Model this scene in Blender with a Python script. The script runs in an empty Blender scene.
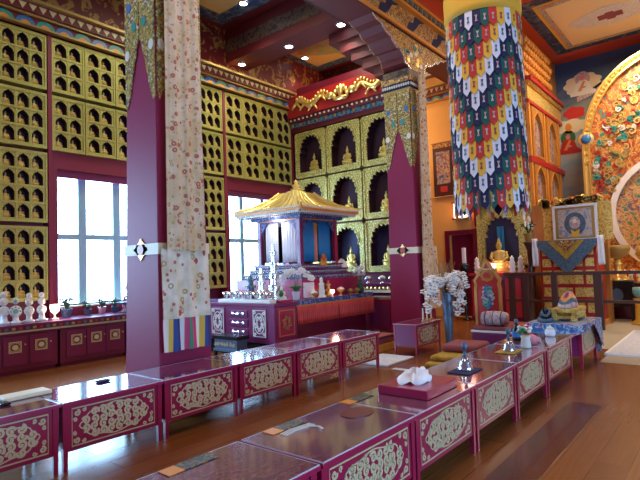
import bpy, bmesh, math, random
from mathutils import Vector, Matrix
from mathutils.geometry import tessellate_polygon
random.seed(7)
PI = math.pi
D = bpy.data
COL = bpy.context.scene.collection
SC = bpy.context.scene

# ------------------------------------------------------------------ camera
F_PX, YAW, PITCH, ROLL, CAM_H = 506.44, 0.6843067, 0.05175, -0.03532, 1.5
f = Vector((math.cos(YAW)*math.cos(PITCH), math.sin(YAW)*math.cos(PITCH), math.sin(PITCH)))
r = Vector((math.sin(YAW), -math.cos(YAW), 0)); u = r.cross(f)
r2 = r*math.cos(ROLL) + u*math.sin(ROLL); u2 = -r*math.sin(ROLL) + u*math.cos(ROLL)
cd = D.cameras.new('camera'); cam = D.objects.new('camera', cd); COL.objects.link(cam)
cam.matrix_world = Matrix(((r2.x, u2.x, -f.x, 0), (r2.y, u2.y, -f.y, 0), (r2.z, u2.z, -f.z, CAM_H), (0, 0, 0, 1)))
cd.sensor_width = 36; cd.lens = F_PX/640*36; cd.clip_start = .05; cd.clip_end = 200
SC.camera = cam
# ------------------------------------------------------------------ daylight
W = D.worlds.new('sky'); SC.world = W; W.use_nodes = True
bg = W.node_tree.nodes['Background']; bg.inputs[0].default_value = (.36, .64, 1.0, 1); bg.inputs[1].default_value = 26.0
# ------------------------------------------------------------------ exposure
SC.view_settings.view_transform = 'Standard'; SC.view_settings.look = 'None'
SC.view_settings.exposure = -0.15; SC.view_settings.gamma = 1.0; SC.view_settings.use_curve_mapping = False

# ------------------------------------------------------------------ unseen area lights added under the ceiling as fill
def area(name, loc, size, power, color, rot=(0, 0, 0), sy=None):
    l = D.lights.new(name, 'AREA'); l.energy = power; l.color = color; l.size = size
    if sy: l.shape = 'RECTANGLE'; l.size_y = sy
    o = D.objects.new(name, l); COL.objects.link(o); o.location = loc; o.rotation_euler = rot
    return o
def portal(x0, x1, z0, z1, y):
    o = area('window_portal', ((x0+x1)/2, y, (z0+z1)/2), x1-x0, 1, (1, 1, 1), (-PI/2, 0, 0), z1-z0)
    o.data.cycles.is_portal = True
portal(-1.4, 2.1, .9, 3.42, 9.62); portal(4.05, 6.2, .9, 3.42, 9.62); portal(8.05, 10.1, .9, 3.42, 9.62)
WARM = (1, .80, .58)
area('ceiling_fill', (1.2, 1.2, 6.9), 1.6, 85, (1, .84, .84))
area('ceiling_fill', (4.6, 2.6, 6.9), 1.6, 90, (1, .80, .78))
area('ceiling_fill', (1.6, 7.2, 6.9), 1.2, 55, (1, .98, .75))
area('ceiling_fill', (6.0, 7.2, 6.9), 1.2, 75, (1, .98, .72))
area('ceiling_fill', (9.4, 7.3, 7.0), 0.8, 45, (1, .9, .62))
area('ceiling_fill', (9.5, 1.5, 7.0), 1.5, 110, WARM)
area('ceiling_fill', (11.6, 6.6, 7.0), 1.0, 150, (1, .74, .42))
area('ceiling_fill', (13.6, 1.6, 7.0), 1.2, 230, WARM)

def portal_r(x0, x1, z0, z1):
    o = area('window_portal', ((x0+x1)/2, -6.1, (z0+z1)/2), x1-x0, 1, (1, 1, 1), (PI/2, 0, 0), z1-z0); o.data.cycles.is_portal = True
RW = [(-.6, 1.2), (3.0, 4.8)]
for a_, c_ in RW: portal_r(a_, c_, .4, 3.4)
def point(loc, e, c, rad=.15):
    l = D.lights.new('unseen_light', 'POINT'); l.energy = e; l.color = c; l.shadow_soft_size = rad
    o = D.objects.new('unseen_light', l); COL.objects.link(o); o.location = loc
point((12.6, -1.6, 3.0), 190, (1, .82, .6), .3)      # unseen light added past the right edge to brighten altar and ceiling
point((12.0, 7.6, 5.2), 110, (1, .70, .36), .2)      # lamp in the passage behind the alcove wall

# ------------------------------------------------------------------ materials
def nt(name):
    m = D.materials.new(name); m.use_nodes = True
    N = m.node_tree.nodes; L = m.node_tree.links
    return m, N, L, N['Principled BSDF']
def c4(c): return (c[0], c[1], c[2], 1)
def plain(name, c, rough=.5, metal=0., coat=0., emit=0., ecol=None, sheen=0., spec=None):
    m, N, L, B = nt(name)
    B.inputs['Base Color'].default_value = c4(c); B.inputs['Roughness'].default_value = rough
    B.inputs['Metallic'].default_value = metal; B.inputs['Coat Weight'].default_value = coat
    B.inputs['Coat Roughness'].default_value = .06
    if spec is not None: B.inputs['Specular IOR Level'].default_value = spec
    if emit: B.inputs['Emission Color'].default_value = c4(ecol or c); B.inputs['Emission Strength'].default_value = emit
    return m
def ramp(N, stops, interp='LINEAR'):
    R = N.new('ShaderNodeValToRGB'); R.color_ramp.interpolation = interp
    e = R.color_ramp.elements
    e[0].position = stops[0][0]; e[0].color = c4(stops[0][1]); e[1].position = stops[1][0]; e[1].color = c4(stops[1][1])
    for p, c in stops[2:]:
        k = e.new(p); k.color = c4(c)
    return R
def coords(N, L, scale=(1, 1, 1)):
    t = N.new('ShaderNodeTexCoord'); m = N.new('ShaderNodeMapping'); L.new(t.outputs['Object'], m.inputs[0])
    m.inputs['Scale'].default_value = scale
    return m.outputs[0]
def noisy(name, stops, scale=10, rough=.5, metal=0., coat=0., kind='noise', detail=3, bump=0., interp='LINEAR', sc=(1, 1, 1), dist=0.):
    m, N, L, B = nt(name); v = coords(N, L, sc)
    if kind == 'noise':
        T = N.new('ShaderNodeTexNoise'); T.inputs['Scale'].default_value = scale; T.inputs['Detail'].default_value = detail
        T.inputs['Distortion'].default_value = dist; out = T.outputs[0]
    elif kind == 'vcolor':
        T = N.new('ShaderNodeTexVoronoi'); T.inputs['Scale'].default_value = scale
        S = N.new('ShaderNodeSeparateColor'); L.new(T.outputs['Color'], S.inputs[0]); out = S.outputs[0]
    else:
        T = N.new('ShaderNodeTexVoronoi'); T.inputs['Scale'].default_value = scale; out = T.outputs['Distance']
    L.new(v, T.inputs['Vector'])
    R = ramp(N, stops, interp); L.new(out, R.inputs[0]); L.new(R.outputs[0], B.inputs['Base Color'])
    B.inputs['Roughness'].default_value = rough; B.inputs['Metallic'].default_value = metal; B.inputs['Coat Weight'].default_value = coat
    B.inputs['Coat Roughness'].default_value = .08
    if bump:
        b = N.new('ShaderNodeBump'); b.inputs['Strength'].default_value = bump; b.inputs['Distance'].default_value = .02
        L.new(out, b.inputs['Height']); L.new(b.outputs[0], B.inputs['Normal'])
    return m
def stripes(name, cols, axis, period, rough=.7):
    m, N, L, B = nt(name); v = coords(N, L)
    S = N.new('ShaderNodeSeparateXYZ'); L.new(v, S.inputs[0])
    M = N.new('ShaderNodeMath'); M.operation = 'DIVIDE'; L.new(S.outputs[axis], M.inputs[0]); M.inputs[1].default_value = period
    Fr = N.new('ShaderNodeMath'); Fr.operation = 'FRACT'; L.new(M.outputs[0], Fr.inputs[0])
    R = ramp(N, [(i/len(cols), c) for i, c in enumerate(cols)], 'CONSTANT'); L.new(Fr.outputs[0], R.inputs[0])
    L.new(R.outputs[0], B.inputs['Base Color']); B.inputs['Roughness'].default_value = rough
    return m
def floral(name, base, base2, flower, leaf, scale=9):
    m, N, L, B = nt(name); v = coords(N, L)
    n = N.new('ShaderNodeTexNoise'); n.inputs['Scale'].default_value = 6; L.new(v, n.inputs['Vector'])
    R0 = ramp(N, [(.35, base), (.65, base2)]); L.new(n.outputs[0], R0.inputs[0])
    def blob(sc, off, lo, hi, col, prev):
        mp = N.new('ShaderNodeMapping'); mp.inputs['Location'].default_value = (off, off*2, off); L.new(v, mp.inputs[0])
        V = N.new('ShaderNodeTexVoronoi'); V.inputs['Scale'].default_value = sc; V.inputs['Randomness'].default_value = .75; L.new(mp.outputs[0], V.inputs['Vector'])
        R = ramp(N, [(lo, (0, 0, 0)), (lo+.03, (1, 1, 1)), (hi, (1, 1, 1)), (hi+.05, (0, 0, 0))]); L.new(V.outputs['Distance'], R.inputs[0])
        X = N.new('ShaderNodeMix'); X.data_type = 'RGBA'; L.new(R.outputs[0], X.inputs['Factor']); L.new(prev, X.inputs[6]); X.inputs[7].default_value = c4(col)
        return X.outputs[2]
    o = blob(scale*1.3, 3.3, .10, .20, leaf, R0.outputs[0])
    o = blob(scale*1.8, 7.7, -.1, .17, (flower[0]*1.1, flower[1]*2.2, flower[2]*1.6), o)
    o = blob(scale, 0, .06, .25, flower, o); o = blob(scale, 0, -.2, .06, (.7, .45, .2), o)
    L.new(o, B.inputs['Base Color']); B.inputs['Roughness'].default_value = .6
    return m
def planks(name, c1, c2, c3):
    m, N, L, B = nt(name); v = coords(N, L)
    T = N.new('ShaderNodeTexBrick'); L.new(v, T.inputs['Vector']); T.inputs['Scale'].default_value = 1
    T.inputs['Brick Width'].default_value = 2.1; T.inputs['Row Height'].default_value = .22; T.inputs['Mortar Size'].default_value = .003
    T.inputs['Color1'].default_value = c4(c1); T.inputs['Color2'].default_value = c4(c2); T.inputs['Mortar'].default_value = c4((c1[0]*.4, c1[1]*.4, c1[2]*.4))
    g = N.new('ShaderNodeTexNoise'); mp = N.new('ShaderNodeMapping'); mp.inputs['Scale'].default_value = (1.2, 22, 1); L.new(v, mp.inputs[0]); L.new(mp.outputs[0], g.inputs['Vector'])
    g.inputs['Scale'].default_value = 2; g.inputs['Detail'].default_value = 5
    R = ramp(N, [(.35, (0, 0, 0)), (.7, (1, 1, 1))]); L.new(g.outputs[0], R.inputs[0])
    X = N.new('ShaderNodeMix'); X.data_type = 'RGBA'; L.new(R.outputs[0], X.inputs['Factor']); L.new(T.outputs[0], X.inputs[6]); X.inputs[7].default_value = c4(c3)
    L.new(X.outputs[2], B.inputs['Base Color']); B.inputs['Roughness'].default_value = .27; B.inputs['Coat Weight'].default_value = .12; B.inputs['Coat Roughness'].default_value = .12
    return m
M = {}
M['floor'] = planks('floor_wood', (.19, .062, .016), (.27, .092, .022), (.21, .068, .017))
M['inlay'] = plain('dark_inlay', (.085, .012, .012), .25, coat=.2)
M['plaster'] = plain('maroon_wall', (.22, .012, .045), .45)
M['lacquer'] = plain('crimson_lacquer', (.33, .012, .060), .28, coat=.4)
M['lacquer_dk'] = plain('dark_crimson_lacquer', (.15, .008, .03), .3, coat=.4)
M['purple'] = plain('plum_lacquer', (.18, .020, .095), .3, coat=.3)
M['red'] = plain('red_paint', (.45, .02, .022), .4)
M['redor'] = plain('vermilion_paint', (.62, .075, .02), .45)
M['beamred'] = plain('maroon_beam', (.13, .009, .011), .55)
M['beamred2'] = plain('dark_maroon_beam', (.11, .008, .010), .6)
M['column'] = plain('column_paint', (.26, .013, .065), .55, spec=.3)
M['gold'] = plain('gold_paint', (.80, .56, .16), .38, metal=.35)
M['goldy'] = plain('bright_gold', (1.0, .74, .24), .28, metal=.8)
M['palegold'] = plain('pale_gold_paint', (.60, .49, .28), .5, metal=.05)
M['dkgold2'] = plain('aged_gilding', (.62, .46, .12), .35, metal=.6)
M['dkgold'] = plain('old_gold', (.42, .26, .07), .45, metal=.3)
M['niche'] = noisy('carved_gilding', [(.3, (.36, .32, .06)), (.5, (.46, .42, .10)), (.7, (.58, .54, .18))], 60, .42, .25, bump=.35)
M['niche2'] = noisy('deep_carved_gilding', [(.36, (.20, .14, .02)), (.48, (.50, .42, .10)), (.56, (.62, .55, .16)), (.64, (.85, .80, .40))], 34, .4, .25, bump=.7)
M['lining'] = plain('niche_lining', (.035, .006, .02), .7)
M['bluelining'] = plain('blue_lining', (.03, .03, .10), .6)
M['brocade'] = noisy('gold_brocade', [(0, (.06, .16, .07)), (.12, (.36, .25, .04)), (.45, (.50, .38, .10)), (.62, (.20, .09, .03)), (.72, (.04, .08, .20)), (.74, (.62, .58, .45)), (.82, (.30, .06, .03)), (.92, (.42, .32, .08))], 46, .5, .15, kind='vcolor', interp='CONSTANT')
M['brocade_red'] = noisy('red_gold_brocade', [(0, (.42, .24, .04)), (.35, (.30, .09, .02)), (.6, (.55, .36, .08)), (.78, (.20, .03, .02)), (.93, (.6, .52, .35)), (.97, (.1, .2, .35))], 34, .5, .2, kind='vcolor', interp='CONSTANT')
M['drape'] = floral('flowered_silk', (.55, .38, .20), (.66, .50, .34), (.40, .10, .06), (.40, .24, .06), 10)
M['drape2'] = floral('ivory_flowered_silk', (.56, .46, .30), (.74, .66, .54), (.42, .05, .05), (.42, .27, .08), 5.5)
M['hem'] = stripes('striped_hem', [(.05, .22, .12), (.55, .04, .15), (.75, .7, .6), (.65, .42, .05), (.02, .05, .25), (.03, .03, .12), (.6, .6, .62), (.5, .05, .14)], 0, .40)
M['cream'] = plain('cream_paint', (.72, .62, .42), .5)
M['white'] = plain('white_cloth', (.80, .80, .82), .7)
M['ivory'] = plain('ivory', (.72, .70, .62), .5)
M['navy'] = plain('navy_cloth', (.010, .012, .055), .8)
M['green'] = plain('green_cloth', (.008, .085, .065), .8)
M['tred'] = plain('scarlet_cloth', (.55, .03, .022), .8)
M['tyel'] = plain('saffron_cloth', (.80, .42, .03), .7)
M['twhite'] = plain('white_tab_cloth', (.72, .70, .76), .7)
M['blue'] = plain('blue_paint', (.03, .16, .42), .4)
M['teal'] = plain('teal_paint', (.03, .28, .24), .4)
M['orange'] = plain('orange_paint', (.70, .26, .03), .45)
M['ochre'] = plain('ochre_wall', (.80, .42, .10), .6)
M['wood'] = noisy('orange_wood', [(.3, (.42, .17, .03)), (.7, (.58, .27, .05))], 6, .4, coat=.2, sc=(1, 1, .2))
M['dkwood'] = plain('dark_wood', (.07, .03, .022), .35, coat=.2)
M['black'] = plain('black_lacquer', (.012, .012, .014), .25)
M['frieze'] = noisy('gold_motif_on_red', [(.53, (.12, .006, .008)), (.57, (.36, .19, .04)), (.64, (.28, .14, .03)), (.67, (.12, .006, .008))], 4.5, .5, detail=4, dist=1.2)
M['frieze2'] = noisy('dark_painted_frieze', [(.42, (.035, .02, .03)), (.5, (.18, .09, .03)), (.6, (.04, .05, .06)), (.7, (.13, .02, .02))], 9, .5, detail=3)
M['coffer'] = noisy('ochre_ceiling_panel', [(.3, (.52, .33, .10)), (.7, (.60, .40, .13))], 3, .6)
M['cofferblue'] = noisy('blue_cloud_border', [(.40, (.012, .018, .05)), (.5, (.02, .05, .13)), (.58, (.06, .13, .2)), (.64, (.2, .16, .12))], 7, .5, dist=1.)
M['mandala'] = noisy('green_mandala', [(.35, (.10, .26, .10)), (.48, (.30, .32, .08)), (.56, (.42, .14, .05)), (.66, (.12, .3, .15))], 6, .6, dist=1.5)
M['creampanel'] = plain('cream_ceiling_panel', (.85, .62, .30), .6)
M['rainbow'] = noisy('painted_border', [(.36, (.1, .2, .35)), (.46, (.75, .5, .2)), (.52, (.2, .4, .35)), (.6, (.7, .2, .1))], 14, .6)
M['lace'] = noisy('pale_lace_medallion', [(.40, (.55, .48, .42)), (.52, (.80, .72, .60)), (.6, (.5, .55, .6))], 22, .6)
M['glass'] = None
M['tabletop'] = noisy('purple_table_cover', [(.40, (.15, .035, .10)), (.5, (.21, .055, .12)), (.58, (.17, .04, .12))], 14, .10, coat=1., sc=(1, 2.2, 1))
M['tabletop2'] = noisy('mauve_table_cover', [(.40, (.17, .05, .10)), (.5, (.25, .10, .12)), (.58, (.15, .05, .11))], 12, .12, coat=1., sc=(1, 2.5, 1))
M['runner'] = noisy('multicolour_brocade', [(0, (.03, .08, .04)), (.3, (.28, .16, .02)), (.45, (.02, .05, .09)), (.7, (.22, .04, .03)), (.85, (.06, .14, .08))], 70, .5, kind='vcolor', interp='CONSTANT')
M['edge'] = plain('glass_edge', (.55, .60, .70), .15, coat=1.)
M['curtainw'] = plain('white_silk_curtain', (.78, .76, .80), .6)
M['curtainb'] = plain('blue_silk_curtain', (.01, .20, .48), .5)
M['fringe'] = noisy('red_pleated_cloth', [(.35, (.36, .02, .02)), (.65, (.60, .05, .035))], 14, .6, sc=(6, 6, .2))
M['blueedge'] = noisy('blue_brocade', [(.4, (.02, .04, .16)), (.55, (.06, .08, .26)), (.62, (.3, .3, .35))], 26, .6)
M['bluecloth'] = noisy('blue_cloud_brocade', [(.40, (.03, .10, .30)), (.5, (.10, .28, .5)), (.56, (.55, .55, .6)), (.64, (.35, .05, .12))], 16, .6, dist=.8)
M['slate'] = noisy('slate_blue_cloth', [(.4, (.05, .10, .15)), (.6, (.10, .16, .22))], 24, .8)
M['mustard'] = noisy('mustard_cloth', [(.4, (.34, .20, .02)), (.6, (.48, .30, .04))], 12, .8)
M['rose'] = plain('dusky_rose_cloth', (.26, .06, .07), .85)
M['bolster'] = noisy('mauve_brocade', [(.4, (.42, .26, .26)), (.6, (.60, .45, .42))], 18, .7)
M['silver'] = plain('silver', (.70, .73, .78), .22, metal=.85)
M['steel'] = plain('grey_blue_metal', (.09, .14, .21), .42, metal=.3)
M['leaf'] = plain('leaf_green', (.03, .14, .03), .6)
M['dkleaf'] = plain('dark_leaf', (.02, .07, .04), .6)
M['petal'] = plain('white_petal', (.80, .76, .72), .6)
M['winframe'] = plain('glare_pale_frame', (.30, .52, .72), .4)  # window glare is painted into this mullion and transom colour
M['roofgold'] = plain('pale_roof_gilding', (.66, .58, .24), .35, metal=.35)
M['plum2'] = plain('deep_plum_lacquer', (.17, .008, .045), .35, coat=.2)
M['twig'] = plain('dry_twig', (.30, .17, .07), .8)
M['pot'] = plain('blue_grey_pot', (.04, .08, .15), .5)
M['whitepot'] = plain('white_pot', (.68, .60, .66), .4)
M['pink'] = plain('pink_sugar', (.62, .22, .28), .6)
M['lamp'] = plain('lit_lamp', (1, .7, .5), .5, emit=9, ecol=(1, .62, .45))
M['redlamp'] = plain('lit_red_lamp', (1, .5, .4), .5, emit=7, ecol=(1, .42, .34))
M['spot'] = plain('lit_downlight', (1, .97, .95), .5, emit=14, ecol=(.93, .95, 1))
M['halo'] = plain('white_halo_paint', (.88, .86, .84), .4)
M['giltpanel'] = noisy('gilt_relief', [(.30, (.42, .22, .03)), (.48, (.80, .55, .12)), (.6, (.95, .75, .25)), (.7, (.45, .12, .04))], 16, .35, .4, bump=.6, dist=1.2)
M['aureole'] = noisy('gilded_red_relief', [(.36, (.06, .26, .20)), (.41, (.45, .05, .02)), (.48, (.50, .14, .03)), (.53, (.80, .50, .12)), (.58, (.52, .10, .03)), (.66, (.75, .42, .10)), (.70, (.70, .6, .5))], 5, .35, .15, bump=.8, dist=1.5, detail=4)
M['aureole2'] = noisy('painted_teal_relief', [(.36, (.05, .28, .22)), (.45, (.65, .35, .1)), (.53, (.80, .58, .25)), (.60, (.55, .10, .06)), (.68, (.08, .2, .35))], 6, .45, .15, bump=.6, dist=1.5)
M['thangka'] = noisy('painted_scroll_field', [(.38, (.05, .10, .28)), (.47, (.40, .10, .05)), (.54, (.60, .45, .2)), (.6, (.1, .25, .35)), (.7, (.5, .08, .05))], 9, .6, dist=1.)
M['picture'] = noisy('painted_mandala', [(.38, (.22, .28, .38)), (.48, (.50, .42, .42)), (.56, (.62, .50, .35)), (.66, (.30, .30, .40))], 9, .5, dist=.8)
M['rug'] = noisy('white_rug', [(.4, (.55, .57, .66)), (.6, (.68, .70, .76))], 20, .9)
M['beige'] = plain('beige_matting', (.42, .36, .26), .8)
M['granite'] = plain('torma_white', (.66, .72, .72), .5)
M['celadon'] = plain('celadon', (.20, .42, .34), .5)
M['plumface'] = M['purple']
def mural_mat():
    m, N, L, B = nt('painted_sky_mural'); v = coords(N, L)
    S = N.new('ShaderNodeSeparateXYZ'); L.new(v, S.inputs[0])
    n = N.new('ShaderNodeTexNoise'); n.inputs['Scale'].default_value = 1.6; n.inputs['Detail'].default_value = 5; n.inputs['Distortion'].default_value = 1.
    mp = N.new('ShaderNodeMapping'); mp.inputs['Scale'].default_value = (1, .6, 1.6); L.new(v, mp.inputs[0]); L.new(mp.outputs[0], n.inputs['Vector'])
    a = N.new('ShaderNodeMath'); a.operation = 'MULTIPLY_ADD'; L.new(n.outputs[0], a.inputs[0]); a.inputs[1].default_value = 1.6; L.new(S.outputs[2], a.inputs[2])
    mr = N.new('ShaderNodeMapRange'); mr.inputs[1].default_value = 2.0; mr.inputs[2].default_value = 8.2; L.new(a.outputs[0], mr.inputs[0])
    R = ramp(N, [(0, (.26, .20, .10)), (.26, (.44, .35, .20)), (.34, (.16, .32, .52)), (.42, (.42, .40, .34)), (.48, (.22, .38, .52)), (.56, (.42, .46, .42)), (.64, (.18, .36, .50)), (.74, (.20, .21, .18)), (.86, (.04, .09, .19))])
    L.new(mr.outputs[0], R.inputs[0]); L.new(R.outputs[0], B.inputs['Base Color']); B.inputs['Roughness'].default_value = .6
    return m
M['mural'] = mural_mat()
def glass_mat():
    m, N, L, B = nt('window_glass')
    T = N.new('ShaderNodeBsdfTransparent'); G = N.new('ShaderNodeBsdfGlossy'); G.inputs['Roughness'].default_value = .02
    X = N.new('ShaderNodeMixShader'); X.inputs[0].default_value = .06
    L.new(T.outputs[0], X.inputs[1]); L.new(G.outputs[0], X.inputs[2]); L.new(X.outputs[0], N['Material Output'].inputs[0])
    return m
M['glass'] = glass_mat()

# ------------------------------------------------------------------ mesh helpers
class MB:
    def __init__(s): s.b = bmesh.new(); s.mi = 0
    def _f(s, vs):
        try:
            fc = s.b.faces.new(vs); fc.material_index = s.mi; return fc
        except ValueError: return None
    def box(s, x0, x1, y0, y1, z0, z1, m=None):
        if m is not None: s.mi = m
        V = [s.b.verts.new((x, y, z)) for z in (z0, z1) for y in (y0, y1) for x in (x0, x1)]
        for q in ((0, 2, 3, 1), (4, 5, 7, 6), (0, 1, 5, 4), (2, 6, 7, 3), (0, 4, 6, 2), (1, 3, 7, 5)): s._f([V[i] for i in q])
        return s
    def frustum(s, c0, h0, c1, h1, m=None):   # rectangles at c (x,y,z), half sizes h (x,y)
        if m is not None: s.mi = m
        V = []
        for c, h in ((c0, h0), (c1, h1)):
            for dx, dy in ((-1, -1), (1, -1), (1, 1), (-1, 1)): V.append(s.b.verts.new((c[0]+dx*h[0], c[1]+dy*h[1], c[2])))
        s._f([V[3], V[2], V[1], V[0]]); s._f(V[4:8])
        for i in range(4): s._f([V[i], V[(i+1) % 4], V[4+(i+1) % 4], V[4+i]])
        return s
    def lathe(s, prof, c=(0, 0, 0), n=16, m=None, sx=1, sy=1, cap=True):
        if m is not None: s.mi = m
        rings = []
        for rr, z in prof:
            rings.append([s.b.verts.new((c[0]+rr*sx*math.cos(2*PI*i/n), c[1]+rr*sy*math.sin(2*PI*i/n), c[2]+z)) for i in range(n)] if rr > 1e-5 else [s.b.verts.new((c[0], c[1], c[2]+z))])
        for a, b in zip(rings, rings[1:]):
            for i in range(n):
                j = (i+1) % n
                if len(a) == 1 and len(b) == 1: continue
                if len(a) == 1: s._f([a[0], b[j], b[i]])
                elif len(b) == 1: s._f([a[i], a[j], b[0]])
                else: s._f([a[i], a[j], b[j], b[i]])
        if cap and len(rings[0]) > 1: s._f(rings[0][::-1])
        if cap and len(rings[-1]) > 1: s._f(rings[-1])
        return s
    def ell(s, c, rr, n=10, m=None, rot=None):
        if m is not None: s.mi = m
        k = max(4, n//2); st = len(s.b.verts); s.b.verts.ensure_lookup_table()
        rings = []
        def P(x, y, z):
            v = Vector((x*rr[0], y*rr[1], z*rr[2]))
            if rot is not None: v = rot @ v
            return s.b.verts.new(v+Vector(c))
        for a in range(k+1):
            t = PI*a/k; zz = -math.cos(t); q = math.sin(t)
            rings.append([P(0, 0, zz)] if a in (0, k) else [P(q*math.cos(2*PI*i/n), q*math.sin(2*PI*i/n), zz) for i in range(n)])
        for a, b in zip(rings, rings[1:]):
            for i in range(n):
                j = (i+1) % n
                if len(a) == 1: s._f([a[0], b[j], b[i]])
                elif len(b) == 1: s._f([a[i], a[j], b[0]])
                else: s._f([a[i], a[j], b[j], b[i]])
        return s
    def tube(s, pts, rad, n=6, m=None, cap=True):
        if m is not None: s.mi = m
        pts = [Vector(p) for p in pts]; rings = []
        for i, p in enumerate(pts):
            d = (pts[min(i+1, len(pts)-1)]-pts[max(i-1, 0)]).normalized()
            a = d.cross(Vector((0, 0, 1)) if abs(d.z) < .9 else Vector((1, 0, 0))).normalized(); b = d.cross(a)
            R_ = rad[i] if isinstance(rad, (list, tuple)) else rad
            rings.append([s.b.verts.new(p+(a*math.cos(2*PI*k/n)+b*math.sin(2*PI*k/n))*R_) for k in range(n)])
        for a, b in zip(rings, rings[1:]):
            for i in range(n): s._f([a[i], b[i], b[(i+1) % n], a[(i+1) % n]])
        if cap: s._f(rings[0]); s._f(rings[-1][::-1])
        return s
    def plate(s, outer, O, U, V_, T, holes=(), m=0, reveal=None, sides=True, back=True):
        """flat shape with holes: 2D points (a,b) -> O + a U + b V_, thickness vector T going back from the front"""
        if m is not None: s.mi = m
        O, U, V_, T = Vector(O), Vector(U), Vector(V_), Vector(T)
        loops = [outer]+list(holes); tris = tessellate_polygon([[Vector((a, b, 0)) for a, b in l] for l in loops])
        fr = [s.b.verts.new(O+a*U+b*V_) for l in loops for a, b in l]
        bk = [s.b.verts.new(O+a*U+b*V_+T) for l in loops for a, b in l]
        nrm = U.cross(V_); flip = nrm.dot(T) > 0
        for t in tris:
            s._f([fr[i] for i in t])
            if back: s._f([bk[i] for i in t][::-1])
        if sides:
            k = 0
            for li, l in enumerate(loops):
                n = len(l); old = s.mi
                if li and reveal is not None: s.mi = reveal
                for i in range(n):
                    j = (i+1) % n
                    s._f([fr[k+i], fr[k+j], bk[k+j], bk[k+i]])
                k += n; s.mi = old
        return s
    def ribbon(s, pts, w, O, U, V_, T, m=None, closed=False):
        """raised flat band along a 2D polyline"""
        if m is not None: s.mi = m
        O, U, V_, T = Vector(O), Vector(U), Vector(V_), Vector(T)
        P = [Vector(p) for p in pts]; n = len(P); L_ = []; R_ = []
        for i in range(n):
            a = P[(i-1) % n] if (closed or i > 0) else P[i]; b = P[(i+1) % n] if (closed or i < n-1) else P[i]
            d = (b-a); d = d.normalized() if d.length > 1e-9 else Vector((1, 0)); q = Vector((-d.y, d.x))
            ww = w[i] if isinstance(w, (list, tuple)) else w
            L_.append(P[i]+q*ww/2); R_.append(P[i]-q*ww/2)
        mk = lambda p, t: s.b.verts.new(O+p.x*U+p.y*V_+T*t)
        A = [mk(p, 1) for p in L_]; B = [mk(p, 1) for p in R_]; C = [mk(p, 0) for p in L_]; E_ = [mk(p, 0) for p in R_]
        for i in range(n if closed else n-1):
            j = (i+1) % n
            s._f([A[i], B[i], B[j], A[j]]); s._f([C[i], A[i], A[j], C[j]]); s._f([B[i], E_[i], E_[j], B[j]])
        return s
    def build(s, name, mats, parent=None, loc=None, smooth=False, bevel=0):
        bmesh.ops.recalc_face_normals(s.b, faces=s.b.faces)
        me = D.meshes.new(name); s.b.to_mesh(me); s.b.free()
        for m in (mats if isinstance(mats, (list, tuple)) else [mats]): me.materials.append(M[m] if isinstance(m, str) else m)
        o = D.objects.new(name, me); COL.objects.link(o)
        if parent is not None: o.parent = parent
        if loc is not None: o.location = loc
        if smooth:
            for p in me.polygons: p.use_smooth = True
        if bevel:
            b = o.modifiers.new('bevel', 'BEVEL'); b.width = bevel; b.segments = 2; b.limit_method = 'ANGLE'
        return o
def tag(o, label, cat, group=None, kind=None):
    o['label'] = label; o['category'] = cat
    if group: o['group'] = group
    if kind: o['kind'] = kind
    return o
def thing(name, label, cat, loc=(0, 0, 0), rz=0, group=None):
    o = D.objects.new(name, None); COL.objects.link(o); o.location = loc; o.rotation_euler = (0, 0, rz)
    o.empty_display_size = .1
    return tag(o, label, cat, group)
def struct(name, mb, mats, parent=None, **k):
    o = mb.build(name, mats, parent, **k)
    if parent is None: o['kind'] = 'structure'
    return o
def dup(root, loc, label, rz=None, group=None, scale=None):
    n = root.copy(); COL.objects.link(n); n.location = loc; n['label'] = label
    if rz is not None: n.rotation_euler = (0, 0, rz)
    if group: n['group'] = group
    if scale: n.scale = (scale,)*3
    for ch in list(root.children):
        c = ch.copy(); COL.objects.link(c); c.parent = n
        for g in list(ch.children):
            d = g.copy(); COL.objects.link(d); d.parent = c
    return n
ORD = ['first', 'second', 'third', 'fourth', 'fifth', 'sixth', 'seventh', 'eighth', 'ninth', 'tenth', 'eleventh', 'twelfth', 'thirteenth', 'fourteenth']
X_, Y_, Z_ = Vector((1, 0, 0)), Vector((0, 1, 0)), Vector((0, 0, 1))
def rect(a0, a1, b0, b1): return [(a0, b0), (a1, b0), (a1, b1), (a0, b1)]
def circ(c, rx, ry, n=24): return [(c[0]+rx*math.cos(2*PI*i/n), c[1]+ry*math.sin(2*PI*i/n)) for i in range(n)]
def arch(cx, b, w, h):
    """ogee-headed niche opening"""
    q = w/2; s_ = b+h*.64
    return [(cx-q, b), (cx+q, b), (cx+q, s_), (cx+q*.84, s_+h*.06), (cx+q*.80, s_+h*.13), (cx+q*.48, s_+h*.23), (cx+q*.16, s_+h*.29), (cx, b+h),
            (cx-q*.16, s_+h*.29), (cx-q*.48, s_+h*.23), (cx-q*.80, s_+h*.13), (cx-q*.84, s_+h*.06), (cx-q, s_)]
def cusped(cx, b, w, h, n=9):
    """many-lobed arch for the large niches"""
    q = w/2; s_ = b+h*.55; pts = [(cx-q, b), (cx+q, b), (cx+q, s_)]
    for i in range(n):
        t0 = PI*i/n; t1 = PI*(i+1)/n
        for k in (0, .5, 1):
            t = t0+(t1-t0)*k; rr = 1.0 if k == .5 else .86
            pts.append((cx+q*.98*math.cos(t)*rr, s_+h*.45*math.sin(t)**.8*rr + (0 if 0 < t < PI else 0)))
    pts.append((cx-q, s_)); out = []
    for p in pts:
        if not out or (abs(p[0]-out[-1][0])+abs(p[1]-out[-1][1])) > 1e-4: out.append(p)
    return out
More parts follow.
